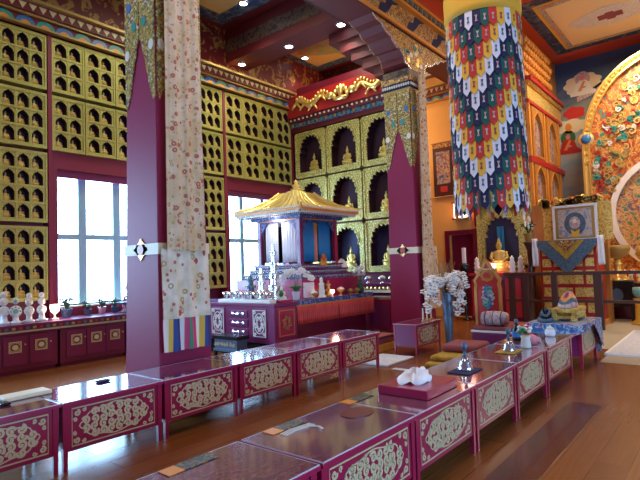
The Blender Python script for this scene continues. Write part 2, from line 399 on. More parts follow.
def spiral(cx, cy, rr, a0, turns, hand, n=14):
    return [(cx+rr*(1-.85*t/n)*math.cos(a0+hand*turns*2*PI*t/n), cy+rr*(1-.85*t/n)*math.sin(a0+hand*turns*2*PI*t/n)) for t in range(n+1)]

# seated gilded figure, one mesh, base at z=0, height 1, faces -Y
def figure(s=1., m=0, n=8):
    b = MB()
    b.lathe([(.36, 0), (.40, .05), (.30, .09), (.38, .14), (.36, .17)], n=n*2, m=m, sy=.75, sx=1)
    b.ell((0, -.03, .25), (.37, .24, .10), n, m)                       # crossed legs
    b.lathe([(.19, .2), (.16, .36), (.21, .52), (.17, .60), (.06, .64), (.06, .68)], n=n, m=m, sy=.7)
    for k in (-1, 1):
        b.tube([(k*.19, 0, .57), (k*.27, -.04, .42), (k*.16, -.17, .33), (k*.03, -.2, .31)], [.065, .055, .045, .04], 6, m)
        b.ell((k*.27, -.08, .24), (.10, .15, .08), 6, m)
    b.ell((0, -.01, .76), (.10, .10, .125), n, m); b.ell((0, 0, .90), (.05, .05, .06), 6, m); b.lathe([(.03, .93), (0, 1.)], n=6, m=m)
    bmesh.ops.scale(b.b, vec=(s, s, s), verts=b.b.verts)
    return b

# ================================================================== SETTING
struct('floor', MB().box(-4, 17, -6, 9.8, -.15, 0), 'floor')
struct('trim_1', MB().box(-3.9, 5.76, 1.12, 1.42, 0, .004), 'inlay')
CZ = 7.32
# ceiling slab with the altar end painted vermilion
struct('ceiling', MB().box(-4, 17, -6, 9.8, CZ, CZ+.2), ['beamred'])
WIN = [(4.05, 6.20), (8.05, 10.10)]; WZ0, WZ1 = .92, 3.42
b = MB(); b.plate(rect(-4, 17, 0, CZ), (0, 9.5, 0), X_, Z_, (0, .25, 0), [rect(a, c, WZ0, WZ1) for a, c in WIN+[(-1.4, 2.1)]])
struct('wall_left', b, 'plaster')
b = MB(); b.plate(rect(-4, 17, 0, CZ), (0, -6.0, 0), X_, Z_, (0, -.2, 0), [rect(a, c, .4, 3.4) for a, c in RW]); struct('wall_right', b, 'plaster')
struct('wall_rear', MB().box(-4.2, -4, -6, 9.8, 0, CZ), 'plaster')
struct('wall_far', MB().box(16.22, 16.5, -6, 3.85, 0, CZ), 'plaster')
b = MB(); b.plate(rect(3.85, 9.5, 0, CZ), (13.0, 0, 0), Y_, Z_, (.25, 0, 0), [rect(5.33, 6.02, 0.02, 2.22)]); struct('wall_back', b, 'ochre')
struct('wall_side', MB().box(13.25, 16.22, 3.85, 4.05, 0, CZ), 'wood')
b = MB(); b.box(13.26, 14.2, 5.1, 6.3, 0, 2.6); struct('wall_passage', b, 'lacquer_dk')
# raised maroon piers between niche bays and above the windows, in front of the wall
b = MB()
for x0, x1 in ((3.86, 3.93), (6.37, 6.44), (7.86, 7.93), (10.28, 10.35)): b.box(x0, x1, 9.27, 9.5, .7, 5.86)
for a, c in WIN: b.box(a-.12, c+.16, 9.36, 9.5, WZ1, 3.74); b.box(a-.12, a, 9.36, 9.5, .7, WZ1); b.box(c, c+.17, 9.36, 9.5, .7, WZ1); b.box(a, c, 9.3, 9.5, .7, .92)
struct('trim_2', b, 'plaster')
struct('baseboard_left', MB().box(-4, 10.3, 9.44, 9.5, 0, .14), 'dkwood')
# windows
for i, (a, c) in enumerate(WIN):
    w = MB().box(a, c, 9.52, 9.60, WZ1-.10, WZ1); w.box(a, c, 9.52, 9.60, WZ0, WZ0+.05); w.box(a, a+.05, 9.52, 9.6, WZ0, WZ1); w.box(c-.05, c, 9.52, 9.6, WZ0, WZ1)
    W_ = w.build('window_%d' % (i+1), 'steel'); W_['kind'] = 'structure'
    mull = [(4.50, 4.65), (5.19, 5.34)] if i == 0 else [(8.54, 8.65), (9.27, 9.39)]
    for (p, q) in mull: MB().box(p, q, 9.53, 9.59, WZ0+.05, WZ1-.1).build('mullion', 'winframe', W_)
    e = [a+.05]+[v for pq in mull for v in pq]+[c-.05]
    for k in (0, 2, 4):
        MB().box(e[k], e[k+1], 9.535, 9.585, 2.16, 2.26).build('transom', 'winframe', W_)
    MB().box(a+.05, c-.05, 9.55, 9.558, WZ0+.05, WZ1-.1).build('pane', 'glass', W_)
    MB().box(a-.02, c+.02, 9.34, 9.52, WZ0-.04, WZ0+.02).build('window_sill', 'palegold', W_)
    hb = MB().box(a, c, 9.40, 9.5, WZ1-.14, WZ1+.06); hb.build('blind_box', 'plumface', W_)
# cornice along the left wall: lobed frieze, then stepping mouldings
def cornice(name, x0, x1, y, z, along='x', sgn=-1, pitch=.33):
    """runs from x0 to x1 at wall face y (or along y at face x)"""
    def bx(b, a0, a1, d, z0, z1, m):
        if along == 'x': b.box(a0, a1, min(y, y+sgn*d), max(y, y+sgn*d), z0, z1, m)
        else: b.box(min(y, y+sgn*d), max(y, y+sgn*d), a0, a1, z0, z1, m)
    b = MB()
    bx(b, x0, x1, .06, z, z+.16, 0)
    bx(b, x0, x1, .12, z+.16, z+.20, 1); bx(b, x0, x1, .16, z+.20, z+.36, 0)
    bx(b, x0, x1, .26, z+.36, z+.41, 1); bx(b, x0, x1, .12, z-.03, z, 1)
    O = ((0, y+sgn*.065, z), X_) if along == 'x' else ((y+sgn*.065, 0, z), Y_)
    O2 = ((0, y+sgn*.165, z), X_) if along == 'x' else ((y+sgn*.165, 0, z), Y_)
    T = Vector((0, -sgn*.02, 0)) if along == 'x' else Vector((-sgn*.02, 0, 0))
    n = int((x1-x0)/(pitch/1.0)); p = (x1-x0)/n
    for i in range(n):
        cx = x0+p*(i+.5); R_ = p*.49
        outer = [(cx+R_*math.cos(t*PI/8), R_*.92*math.sin(t*PI/8)*1.0) for t in range(9)]
        inner = [(cx+R_*.55*math.cos(t*PI/8), R_*.5*math.sin(t*PI/8)) for t in range(9)]
        b.plate(outer+inner[::-1], O[0], O[1], Z_, T, m=2+(i % 2)); b.plate(inner, O[0], O[1], Z_, T*.6, m=4)
    n2 = n*2; p2 = (x1-x0)/n2
    for i in range(n2):
        cx = x0+p2*(i+.5)
        b.plate([(cx-p2*.42, .34), (cx, .22), (cx+p2*.42, .34)], O2[0], O2[1], Z_, T*.5, m=5)
    return struct(name, b, ['beamred', 'dkgold', 'blue', 'teal', 'orange', 'palegold'])
cornice('trim_3', -2, 10.3, 9.3, 5.86)
struct('trim_4', MB().box(-4, 12, 9.28, 9.5, 6.27, CZ), 'frieze')
# ---- alcove wall across the end of the left aisle
struct('wall_alcove', MB().box(10.55, 10.9, 5.74, 9.5, 0, 6.5), 'plaster')
struct('wall_upper', MB().box(11.8, 12.0, 5.5, 9.5, 6.3, CZ), 'frieze2')
b = MB(); b.box(10.28, 10.55, 5.72, 9.28, 5.18, 5.30, 0); b.box(10.24, 10.56, 5.70, 9.28, 5.30, 5.42, 1); b.box(10.18, 10.56, 5.70, 9.28, 5.42, 5.56, 0)
for i in range(24):
    y = 5.80+i*.147
    b.ell((10.175, y, 5.49), (.02, .035, .03), 6, 2)
    b.box(10.225, 10.24, y-.045, y+.03, 5.32, 5.40, 3+(i % 2))
struct('trim_5', b, ['beamred', 'blueedge', 'ivory', 'teal', 'dkgold'])
struct('trim_6', MB().box(10.15, 10.56, 5.68, 9.28, 5.56, 6.13), 'red')
# ---- ceiling beams
b = MB(); b.box(8.0, 8.68, 5.4, 9.28, 6.5, CZ-.02)
b.plate(rect(5.7, 9.1, 6.72, 7.05), (7.99, 0, 0), Y_, Z_, (.01, 0, 0), m=1)
for y in (5.7, 9.1): b.ell((7.99, y, 6.885), (.01, .18, .165), 10, 1)
struct('ceiling_beam_cross', b, ['beamred', 'frieze2'])
b = MB(); b.box(2.8, 3.6, 5.4, 9.28, 6.5, CZ-.02); b.box(-1, 2.8, 8.9, 9.28, 6.9, CZ-.02); struct('ceiling_beam_near', b, 'beamred')
b = MB(); b.box(-4, 13, 4.72, 5.36, 6.56, CZ-.02, 0)
b.box(-4, 13, 4.70, 5.38, 6.04, 6.10, 1); b.box(-4, 13, 4.74, 5.34, 6.10, 6.50, 2); b.box(-4, 13, 4.64, 5.44, 6.50, 6.56, 1)
b.box(-4, 13, 4.60, 5.48, 6.66, 6.72, 1); b.box(-4, 13, 4.74, 5.40, 6.03, 6.04, 5); b.box(-4, 13, 5.38, 5.42, 6.03, 6.56, 5)
for i in range(60): b.box(7+i*.1, 7.06+i*.1, 4.62, 4.72, 6.57, 6.65, 3+(i % 2))
struct('ceiling_beam_long', b, ['redor', 'orange', 'brocade_red', 'dkgold', 'slate', 'beamred2'])
# wavy dark painted cloud bands on the long beam
b = MB()
for i in range(8):
    x = 5.6+i*1.05
    b.plate([(x, 6.12), (x+.22, 6.12), (x+.40, 6.26), (x+.52, 6.40), (x+.78, 6.49), (x+.35, 6.49), (x+.28, 6.34), (x+.1, 6.3)], (0, 4.735, 0), X_, Z_, (0, .006, 0))
struct('trim_7', b, 'navy')
b = MB(); b.box(9.0, 9.3, -6, 4.6, 6.9, CZ-.02); struct('ceiling_beam_altar', b, 'redor')
b = MB(); b.box(9.3, 16.2, -6, 4.7, CZ-.03, CZ-.005); struct('ceiling_altar_field', b, 'redor')
# coffer panels
def coffer(name, x0, x1, y0, y1, z, mats, med, rings, ctr=None):
    b = MB(); k = 0
    for i, (ins, mi) in enumerate(rings):
        b.box(x0+ins, x1-ins, y0+ins, y1-ins, z-.012*(i+1), z-.012*i if i else z, mi)
    zt = z-.012*len(rings)
    cx, cy = (x0+x1)/2, (y0+y1)/2
    if ctr: cx, cy = ctr
    if med:
        rx, ry, mm = med
        pts = [(cx+rx*math.cos(t*PI/18)*(1+.06*math.cos(t*PI/18*6)), cy+ry*math.sin(t*PI/18)*(1+.10*math.cos(t*PI/18*4))) for t in range(36)]
        b.plate(pts, (0, 0, zt-.012), X_, Y_, (0, 0, .012), m=mm)
        if len(mats) > mm+1: b.box(cx-.13, cx+.13, cy-.26, cy+.26, zt-.02, zt-.012, mm+1); b.box(cx-.2, cx+.2, cy-.09, cy+.09, zt-.024, zt-.012, mm+1)
    return struct(name, b, mats)
coffer('ceiling_panel_left', 4.2, 7.75, 5.6, 9.1, CZ, ['cofferblue', 'dkgold', 'coffer', 'mandala'], (.9, .9, 3), [(0, 0), (.38, 1), (.42, 2)])
coffer('ceiling_panel_alcove', 8.9, 11.55, 5.6, 9.35, CZ, ['cofferblue', 'dkgold', 'coffer', 'mandala'], (.75, 1.25, 3), [(0, 0), (.3, 1), (.34, 2)])
coffer('ceiling_panel_altar', 11.75, 15.4, -.9, 3.56, CZ-.03, ['cofferblue', 'tyel', 'rainbow', 'creampanel', 'lace', 'rose'], (.52, .84, 4), [(0, 0), (.28, 1), (.36, 2), (.50, 3)], ctr=(13.62, 1.95))
# ---- altar end walls
b = MB(); b.plate(rect(-6, 3.84, 0, CZ), (16.2, 0, 0), Y_, Z_, (.02, 0, 0)); struct('wall_mural', b, 'mural')
b = MB()                                   # orange carved side wall: cornices, pilasters and two tiers of arched panels
b.box(13.0, 16.2, 3.72, 3.86, 5.86, 5.98, 0); b.box(13.0, 16.2, 3.66, 3.86, 5.98, 6.08, 1)
b.box(13.0, 16.2, 3.76, 3.86, 5.50, 5.86, 2); b.box(13.0, 16.2, 3.74, 3.86, 5.42, 5.50, 1)
b.box(13.0, 16.2, 3.74, 3.86, 3.92, 4.06, 1); b.box(13.0, 16.2, 3.72, 3.86, 2.45, 2.58, 0)
for i in range(26): b.box(13.03+i*.122, 13.09+i*.122, 3.70, 3.74, 5.87, 5.96, 3)
for x in (13.05, 14.35, 15.75): b.box(x, x+.12, 3.76, 3.86, 2.58, 5.42, 0)
struct('trim_8', b, ['orange', 'red', 'giltpanel', 'dkgold'])
# honeycomb bracket cluster above it
b = MB()
for k in range(5):
    for i in range(13-k//2):
        b.ell((12.75+i*.2+(k % 2)*.1, 3.82-.035*k, 6.16+k*.19), (.085, .07, .10), 8, 0)
    b.box(12.7, 15.3, 3.84-.035*k, 4.0, 6.10+k*.19, 6.22+k*.19, 1)
struct('trim_9', b, ['orange', 'wood'], smooth=True)
# passage doorway in the ochre wall
b = MB(); b.box(12.93, 13.0, 5.22, 5.33, 0, 2.34); b.box(12.93, 13, 6.02, 6.13, 0, 2.34); b.box(12.93, 13, 5.33, 6.02, 2.22, 2.34)
d_ = b.build('door_1', 'lacquer_dk'); d_['kind'] = 'structure'
MB().box(13.12, 13.16, 5.34, 6.01, 0.02, 2.22).build('door_leaf', 'lacquer_dk', d_)
cornice('trim_10', 3.9, 9.4, 13.0, 6.0, along='y', sgn=-1, pitch=.3)
struct('trim_11', MB().box(12.9, 13, 5.24, 5.26, 2.4, 5.9).box(12.94, 13.0, 3.9, 5.26, 2.95, 3.05), 'red')

# ================================================================== COLUMNS
def column(x, y, label, w=.66):
    t = thing('temple_column', label, 'column', (x, y, 0))
    h = w/2; tp = .86                        # the shaft tapers upwards
    b = MB(); b.frustum((0, 0, 0), (h+.015, h+.015), (0, 0, 4.92), (h*tp, h*tp)); b.build('shaft', 'column', t, bevel=.015)
    h = h*.96; b = MB(); b.box(-h-.02, h+.02, -h-.02, h+.02, 1.69, 1.81, 0); b.build('belt', 'cream', t)
    b = MB()
    for (ox, oy, U, T) in ((-h-.02, 0, Y_, X_), (0, -h-.02, X_, Y_)):
        pts = [(.12*math.cos(k*PI/8)*(1.25 if k % 4 == 0 else .85), .095*math.sin(k*PI/8)*(1.3 if k % 4 == 0 else .9)) for k in range(16)]
        b.plate(pts, (ox, oy, 1.75), U, Z_, T*.015, m=0); b.plate(circ((0, 0), .06, .06, 12), (ox-T.x*.006, oy-T.y*.006, 1.75), U, Z_, T*.01, m=1)
    b.build('belt_medallion', ['gold', 'red'], t)
    h = h*.885
    # forked brocade valance on every side: slit apex high in the middle, points at the corners
    for k, (U, N_) in enumerate(((Y_, -X_), (X_, -Y_), (Y_, X_), (X_, Y_))):
        b = MB(); O = Vector((0, 0, 0))+N_*(h+.035)
        for sg in (-1, 1):
            pts = [(sg*.008, 4.92), (sg*.008, 4.13)]
            for j in range(1, 8):
                q = j/8; pts.append((sg*(.01+(h-.06)*q**.85+.012*(j % 2)), 4.13-.74*q))
            pts += [(sg*(h-.02), 3.38), (sg*(h+.01), 3.42), (sg*(h+.01), 4.92)]
            b.plate(pts if sg > 0 else pts[::-1], O, U, Z_, -N_*.015)
            for j, (a, zc) in enumerate(((.2, 4.55), (.24, 4.0), (.10, 4.3))):
                b.plate(circ((sg*a, zc), .045, .06, 10), O+N_*.006, U, Z_, -N_*.006, m=1+(j % 3))
        b.build('brocade_valance', ['brocade', 'blue', 'ivory', 'teal'], t)
    b = MB(); b.box(-h-.04, h+.04, -h-.04, h+.04, 4.92, 4.97, 1); b.box(-h-.05, h+.05, -h-.05, h+.05, 4.97, 5.10, 0); b.box(-h-.06, h+.06, -h-.06, h+.06, 5.10, 5.20, 2); b.box(-h-.03, h+.03, -h-.03, h+.03, 5.20, 5.36, 3)
    for i in range(12):
        a = -h-.02+i*(2*h+.04)/11
        b.ell((-h-.055, a, 5.04), (.02, .025, .035), 6, 4); b.ell((a, -h-.055, 5.04), (.025, .02, .035), 6, 4)
    b.build('capital', ['navy', 'dkgold', 'brocade_red', 'frieze2', 'ivory'], t)
    # long bow-shaped bracket along the beam, its lower edge stepped in cloud lobes
    half = [(0, 5.33), (.14, 5.34), (.30, 5.42), (.40, 5.44), (.42, 5.56), (.55, 5.66), (.66, 5.65), (.80, 5.72), (.88, 5.80), (1.08, 5.84), (1.18, 5.94), (1.36, 5.96), (1.52, 6.04)]
    low = [(-a, c) for a, c in half[::-1]]+half[1:]
    b = MB(); b.plate(low, (0, -.25, 0), X_, Z_, (0, .50, 0), m=6); b.plate(low, (0, -.27, 0), X_, Z_, (0, .02, 0), m=0); b.plate(low, (0, .25, 0), X_, Z_, (0, .02, 0), m=0)
    b.ribbon(low, .035, (0, -.275, 0), X_, Z_, (0, -.012, 0), m=1)
    for i in range(16):
        a = -.35+.7*random.random(); zc = 5.5+.4*random.random()
        b.plate(circ((a, zc), .05+.03*random.random(), .05, 7), (0, -.285, 0), X_, Z_, (0, .015, 0), m=2+(i % 4))
    b.build('bracket', ['brocade_red', 'silver', 'goldy', 'ivory', 'teal', 'goldy', 'beamred'], t)
    # maroon stepped corbel under the cross beam
    b = MB()
    for k in range(5): b.box(-h-.04-.06*k, h+.05, .26, .50+.24*k, 5.36+.225*k, 5.36+.225*(k+1), k % 2)
    b.build('corbel', ['beamred2', 'beamred'], t)
    return t
column(3.40, 5.05, 'near plum-red square column with a long flowered silk hanging and striped hem')
column(9.08, 5.05, 'far plum-red square column standing behind the small empty low table', .64)

def hanging(name, label, x0, x1, y, z0, z1, mat_, hem=None, flare=.04, top_in=0., group=None, side_layer=None):
    o = thing(name, label, 'hanging', ((x0+x1)/2, y, z0))
    w = (x1-x0)/2; h = z1-z0; zt = side_layer or 0
    def sheet(a0, a1, zz0, zz1, m, nm, off=0., fl=0.):
        b = MB(); n = 22; k = 14
        for s_ in (0, 1):
            g = []
            for j in range(k+1):
                q = j/k; z = zz0+(zz1-zz0)*q; row = []
                for i in range(n+1):
                    t = i/n; xx = (a0+(a1-a0)*t)*(1+fl*(1-q)); yy = off+.022*math.sin(t*2*PI*3.0+q*1.2)+.012*math.sin(t*2*PI*7)
                    row.append(b.b.verts.new((xx, yy+s_*.008, z)))
                g.append(row)
            for j in range(k):
                for i in range(n): b._f([g[j][i], g[j][i+1], g[j+1][i+1], g[j+1][i]])
        return b.build(nm, m, o, smooth=True)
    return o, sheet
o, sh = hanging('silk_hanging', 'long flowered pink silk hanging draped down the near column, cinched mid way', 3.05, 3.66, 4.62, .66, 6.0, 'drape')
sh(-.22, .19, 1.06, 5.36, 'drape', 'upper_cloth', -.04, .22); sh(-.31, .30, .34, 1.08, 'drape2', 'lower_cloth', -.012, 0.); sh(-.31, .30, .0, .34, 'hem', 'striped_hem', -.012, 0.)
o, sh = hanging('silk_hanging', 'narrow faded silk hanging on the far column beside the ochre wall', 8.9, 9.5, 4.64, .30, 5.9, 'drape')
sh(-.26, -.02, 1.5, 5.0, 'drape', 'upper_cloth', -.03, .5); sh(-.40, .20, 0.3, 1.52, 'drape', 'lower_cloth', -.01, 0)

# ================================================================== NICHE WALL ON THE LEFT
def niche_panel(x0, x1, z0, z1, nc, nr, label, group):
    t = thing('niche_cabinet', label, 'cabinet', (x0, 9.3, z0), group=group)
    w, h = x1-x0-.015, z1-z0-.04; m = .04
    cw, ch = (w-2*m)/nc, (h-2*m)/nr; holes = []; cells = []
    for r_ in range(nr):
        for c in range(nc):
            cx = m+cw*(c+.5); bz = m+ch*r_+ch*.10
            holes.append(arch(cx, bz, cw*.78, ch*.84)); cells.append((x0+cx, z0+bz, nr-1-r_, c))
    b = MB(); b.plate(rect(0, w, 0, h), (0, 0, 0), X_, Z_, (0, .17, 0), holes, back=False, reveal=1)
    for c in range(1, nc): b.box(m+cw*c-.012, m+cw*c+.012, -.012, 0, m, h-m)
    for r_ in range(nr+1): b.box(m-.02, w-m+.02, -.018, 0, m+ch*r_-.012, m+ch*r_+.012)
    b.box(0, w, -.02, 0, 0, .03); b.box(0, w, -.02, 0, h-.03, h); b.box(0, .03, -.02, 0, .03, h-.03); b.box(w-.03, w, -.02, 0, .03, h-.03)
    b.build('frame', ['niche', 'lining'], t); MB().box(.01, w-.01, .17, .19, .01, h-.01).build('back_board', 'lining', t)
    return cells
GR = 'gilded niche cabinets covering the left wall'
BAYS = ['the leftmost bay', 'the near window bay', 'the bay between windows', 'the far window bay']
small = figure(.195).build('small_statue', 'gold', None)
used = [False]
def fill(cells, bay, row0, colname, xlim):
    for (cx, cz, r_, c) in cells:
        if not (xlim[0] < cx < xlim[1]): continue
        lab = 'small gilded statue, %s niche row down, %s column of %s' % (ORD[row0+r_], ORD[colname+c], bay)
        if not used[0]: o = small; used[0] = True; o.location = (cx-.02, 9.385, cz)
        else: o = small.copy(); COL.objects.link(o); o.location = (cx-.02, 9.385, cz)
        tag(o, lab, 'statue', 'small gilded statues in the wall niches')
tiers = [(4.80, 5.83, 3), (3.74, 4.77, 3), (2.43, 3.71, 4), (1.08, 2.40, 4)]
NM = ['top', 'second', 'third', 'bottom']
r0 = 0
for k, (z0, z1, nr) in enumerate(tiers):
    cs = niche_panel(3.08, 3.86, z0, z1, 3, nr, '%s gilded cabinet of arched niches in the leftmost bay, left of the near window' % NM[k], GR); fill(cs, BAYS[0], r0, 0, (2.9, 9))
    cs = niche_panel(7.14, 7.86, z0, z1, 3, nr, '%s gilded cabinet of arched niches between the two windows' % NM[k], GR); fill(cs, BAYS[2], r0, 0, (7.05, 9))
    r0 += nr
for k, (z0, z1, nr) in enumerate(tiers[:2]):
    for j in range(4):
        a = 3.93+j*.61; cs = niche_panel(a, a+.61, z0, z1, 2, nr, '%s row, %s narrow gilded niche cabinet from the left over the near window' % (['upper', 'lower'][k], ORD[j]), GR); fill(cs, BAYS[1], k*3, j*2, (3, 5.45))
        a = 7.93+j*.585; cs = niche_panel(a, a+.585, z0, z1, 2, nr, '%s row, %s narrow gilded niche cabinet from the left over the far window' % (['upper', 'lower'][k], ORD[j]), GR); fill(cs, BAYS[3], k*3, j*2, (3, 12))
# ---- nine large niches in the alcove wall, a figure in each
big = figure(.62, n=10).build('gilded_statue', 'dkgold2', None, smooth=True); first = True
for r_ in range(3):
    for c in range(3):
        y1 = 9.18-c*1.10; y0 = y1-1.08; z1 = 5.16-r_*1.29; z0 = z1-1.26
        lab = '%s row, %s of three gilded niche shrines on the alcove wall' % (['upper', 'middle', 'lower'][r_], ['left', 'middle', 'right'][c])
        t = thing('niche_shrine', lab, 'shrine', (10.30, y0, z0), group='gilded niche shrines in the alcove')
        b = MB(); b.plate(rect(0, 1.06, 0, 1.24), (0, 0, 0), Y_, Z_, (.25, 0, 0), [cusped(.53, .13, .76, 1.02)], back=False, reveal=1)
        b.box(-.02, 0, 0, 1.06, 0, .04); b.box(-.02, 0, 0, 1.06, 1.2, 1.24); b.box(-.02, 0, 0, .04, 0, 1.24); b.box(-.02, 0, 1.02, 1.06, 0, 1.24)
        b.ribbon(cusped(.53, .13, .81, 1.06), .03, (0, 0, 0), Y_, Z_, (-.02, 0, 0))
        b.build('frame', ['niche2', 'lining'], t); MB().box(.245, .25, .01, 1.05, .01, 1.23).build('back_board', 'lining' if r_ < 2 else 'bluelining', t)
        o = big if first else big.copy()
        if not first: COL.objects.link(o)
        first = False; o.location = (10.42, y0+.50, z0+.13); o.rotation_euler = (0, 0, -PI/2)
        o.scale = (.72, .40, .85)
        tag(o, 'gilded seated statue inside the %s-row %s niche shrine of the alcove' % (['upper', 'middle', 'lower'][r_], ['left', 'middle', 'right'][c]), 'statue', 'gilded statues in the alcove shrines')
# gilded lion pair and jewel on the red beam over the shrines
def dragon(y0, y1, sg, lab):
    t = MB(); n = 26; yc = (y0+y1)/2; L_ = (y1-y0)
    pts = []
    for i in range(n+1):
        q = i/n; pts.append(Vector((10.10, y0+L_*q if sg > 0 else y1-L_*q, 5.84+.09*math.sin(q*PI*3.2))))
    t.tube(pts, [.028+.035*math.sin(PI*min(1, i/n*1.1+.06)) for i in range(n+1)], 8)
    h = pts[-1]; t.ell(h+Vector((-.01, 0, .05)), (.06, .13, .10), 8); t.ell(h+Vector((0, sg*.10, .03)), (.04, .09, .05), 8)
    for i in range(2, n, 2):
        p = pts[i]; t.ell(p+Vector((0, 0, .10)), (.02, .045, .055), 6)
        if i % 6 == 2:
            for s_ in (-1, 1): t.tube([p, p+Vector((-.02, s_*.10, -.10)), p+Vector((-.02, s_*.16, -.17))], [.035, .03, .02], 6)
    return tag(t.build('gilded_dragon', 'goldy', None, smooth=True), lab, 'carving', 'gilded dragons on the red alcove beam')
dragon(7.75, 8.98, -1, 'left gilded dragon carving on the red beam, facing the jewel'); dragon(5.85, 7.05, 1, 'right gilded dragon carving on the red beam, reaching the far column')
b = MB(); b.ell((10.09, 7.40, 5.88), (.05, .09, .17), 10)
for k in range(7):
    a = -PI/2+(k-3)*.5
    b.ell((10.09, 7.40+.20*math.sin((k-3)*.5), 5.74+.20*math.cos((k-3)*.5)*1.2), (.04, .055, .09), 8)
b.lathe([(.20, 0), (.24, .05), (.14, .08)], (10.09, 7.4, 5.66), 12, sx=.3)
tag(b.build('flaming_jewel', 'goldy', None, smooth=True), 'gilded flaming jewel between the two dragons on the red beam', 'carving')

# ================================================================== DOWNLIGHTS
g = 'recessed ceiling downlights'; firstd = None
for (x, y, z, lab) in ((8.29, 9.03, 6.5, 'leftmost of three downlights on the maroon cross beam, nearest the niche wall'), (8.35, 7.52, 6.5, 'middle one of three downlights on the maroon cross beam'),
                       (8.33, 6.03, 6.5, 'rightmost of three downlights on the maroon cross beam, nearest the bracket'), (10.5, 8.87, CZ-.04, 'downlight in the ochre ceiling panel with the green medallion'),
                       (7.38, 7.94, CZ-.04, 'downlight in the corner of the large near ochre ceiling panel')):
    t = thing('downlight', lab, 'lamp', (x, y, z), group=g)
    MB().lathe([(.0, -.012), (.085, -.012), (.09, 0)], n=20).build('lens', 'spot', t)
    MB().lathe([(.085, -.02), (.115, -.018), (.12, 0), (.085, 0), (.085, -.02)], n=20, cap=False).build('trim_ring', 'silver', t)
    l = D.lights.new('downlight_beam', 'SPOT'); l.energy = 70; l.spot_size = 1.7; l.spot_blend = .6; l.color = (1, .95, .85); l.shadow_soft_size = .06
    q = D.objects.new('downlight_beam', l); COL.objects.link(q); q.location = (x, y, z-.04)
for (x, y, z, e) in ((3.15, 9.0, 6.9, 130), (7.6, 8.95, 6.9, 120)):
    l = D.lights.new('cornice_spot', 'SPOT'); l.energy = e; l.spot_size = 1.3; l.spot_blend = .8; l.color = (1, 1, .85); l.shadow_soft_size = .05
    q = D.objects.new('cornice_spot', l); COL.objects.link(q); q.location = (x, y-.35, z); q.rotation_euler = (.35, 0, 0)

# ================================================================== WALL CABINETS UNDER THE WINDOWS
def wall_cabinet(x0, x1, doors, label):
    t = thing('wall_cabinet', label, 'cabinet', (x0, 8.62, 0), group='low red cabinets along the left wall'); w = x1-x0
    b = MB(); b.box(0, w, .02, .66, .06, .62); b.box(.02, w-.02, .06, .66, 0, .06); b.build('body', 'lacquer_dk', t, bevel=.006)
    for dx in doors:
        c = dx-x0; d = MB().box(c-.165, c+.165, 0, .02, .14, .58).build('door', 'plum2', t, bevel=.004)
        b = MB(); b.ribbon(rect(c-.085, c+.085, .34, .50), .012, (0, 0, 0), X_, Z_, (0, -.006, 0), m=0, closed=True)
        b.plate(rect(c-.08, c+.08, .345, .495), (0, -.002, 0), X_, Z_, (0, .002, 0), m=3)
        b.plate(circ((c, .42), .066, .062, 16), (0, -.006, 0), X_, Z_, (0, .004, 0), m=2); b.plate(circ((c, .42), .045, .04, 12), (0, -.008, 0), X_, Z_, (0, .004, 0), m=0)
        b.build('medallion', ['palegold', 'ivory', 'frieze', 'dkgold'], d)
        MB().ell((c+.14, -.012, .45), (.012, .014, .012), 8).build('knob', 'goldy', d)
wall_cabinet(2.15, 3.72, [2.36, 2.72, 3.08, 3.46], 'low crimson cabinet with medallion doors below the leftmost niche bay')
wall_cabinet(3.76, 4.90, [4.02, 4.36, 4.70], 'low crimson cabinet with medallion doors below the near window, left part')
wall_cabinet(4.94, 6.40, [5.16, 5.50, 5.84, 6.18], 'low crimson cabinet under the near window, partly behind the near column')
wall_cabinet(6.44, 8.30, [6.7, 7.1, 7.5, 7.9], 'low crimson cabinet behind the drawer chest, below the middle niche bay')
b = MB(); b.box(2.1, 8.4, 8.60, 9.28, .635, .675, 1); b.box(2.1, 8.4, 8.58, 9.28, .67, .74, 0); b.box(2.1, 8.4, 8.56, 9.28, .74, .765, 2); b.box(2.1, 8.4, 8.60, 9.28, .62, .64, 3)
for i in range(62): b.box(2.12+i*.1, 2.17+i*.1, 8.572, 8.58, .685, .725, 4+(i % 3))
tag(b.build('cabinet_top', ['beamred', 'palegold', 'purple', 'lacquer_dk', 'dkgold', 'red', 'steel'], None), 'long purple cabinet top with a painted edge strip along the left wall', 'worktop')

# torma offerings
def torma(x, y, z, sc, lab, green=False, n=3):
    t = thing('torma', lab, 'offering', (x, y, z), group='butter offerings on the wall cabinet')
    b = MB(); b.lathe([(.09, 0), (.095, .03), (.05, .05), (.045, .14), (.06, .16)], n=14); b.build('base', 'granite', t, smooth=True)
    zz = .20
    for k, R_ in enumerate([.085, .065, .05][:n] if not green else [.10, .055]):
        b = MB(); b.lathe([(0, -.012), (R_*.9, -.012), (R_, 0), (R_*.9, .012), (0, .012)], n=14)
        bmesh.ops.rotate(b.b, verts=b.b.verts, matrix=Matrix.Rotation(PI/2, 3, 'X')); bmesh.ops.translate(b.b, verts=b.b.verts, vec=(0, 0, zz))
        o = b.build('disc', 'granite', t, smooth=True)
        b = MB(); b.ell((0, -.014, zz), (R_*.45, .008, R_*.45), 10); 
        for q in range(8): b.ell((R_*.72*math.cos(q*PI/4), -.012, zz+R_*.72*math.sin(q*PI/4)), (R_*.16, .008, R_*.16), 6)
        b.build('rosette', 'celadon' if green else 'ivory', o); zz += R_*1.75
    t.scale = (sc,)*3
torma(3.02, 8.9, .765, 1.0, 'white torma with stacked discs at the left edge of the cabinet top')
torma(3.17, 8.85, .765, .95, 'largest torma, with a celadon green centre disc', True)
torma(3.37, 8.85, .765, .92, 'white stacked-disc torma just right of the green-centred one')
torma(3.57, 8.87, .765, .92, 'white stacked-disc torma next to the glowing cup lamp')
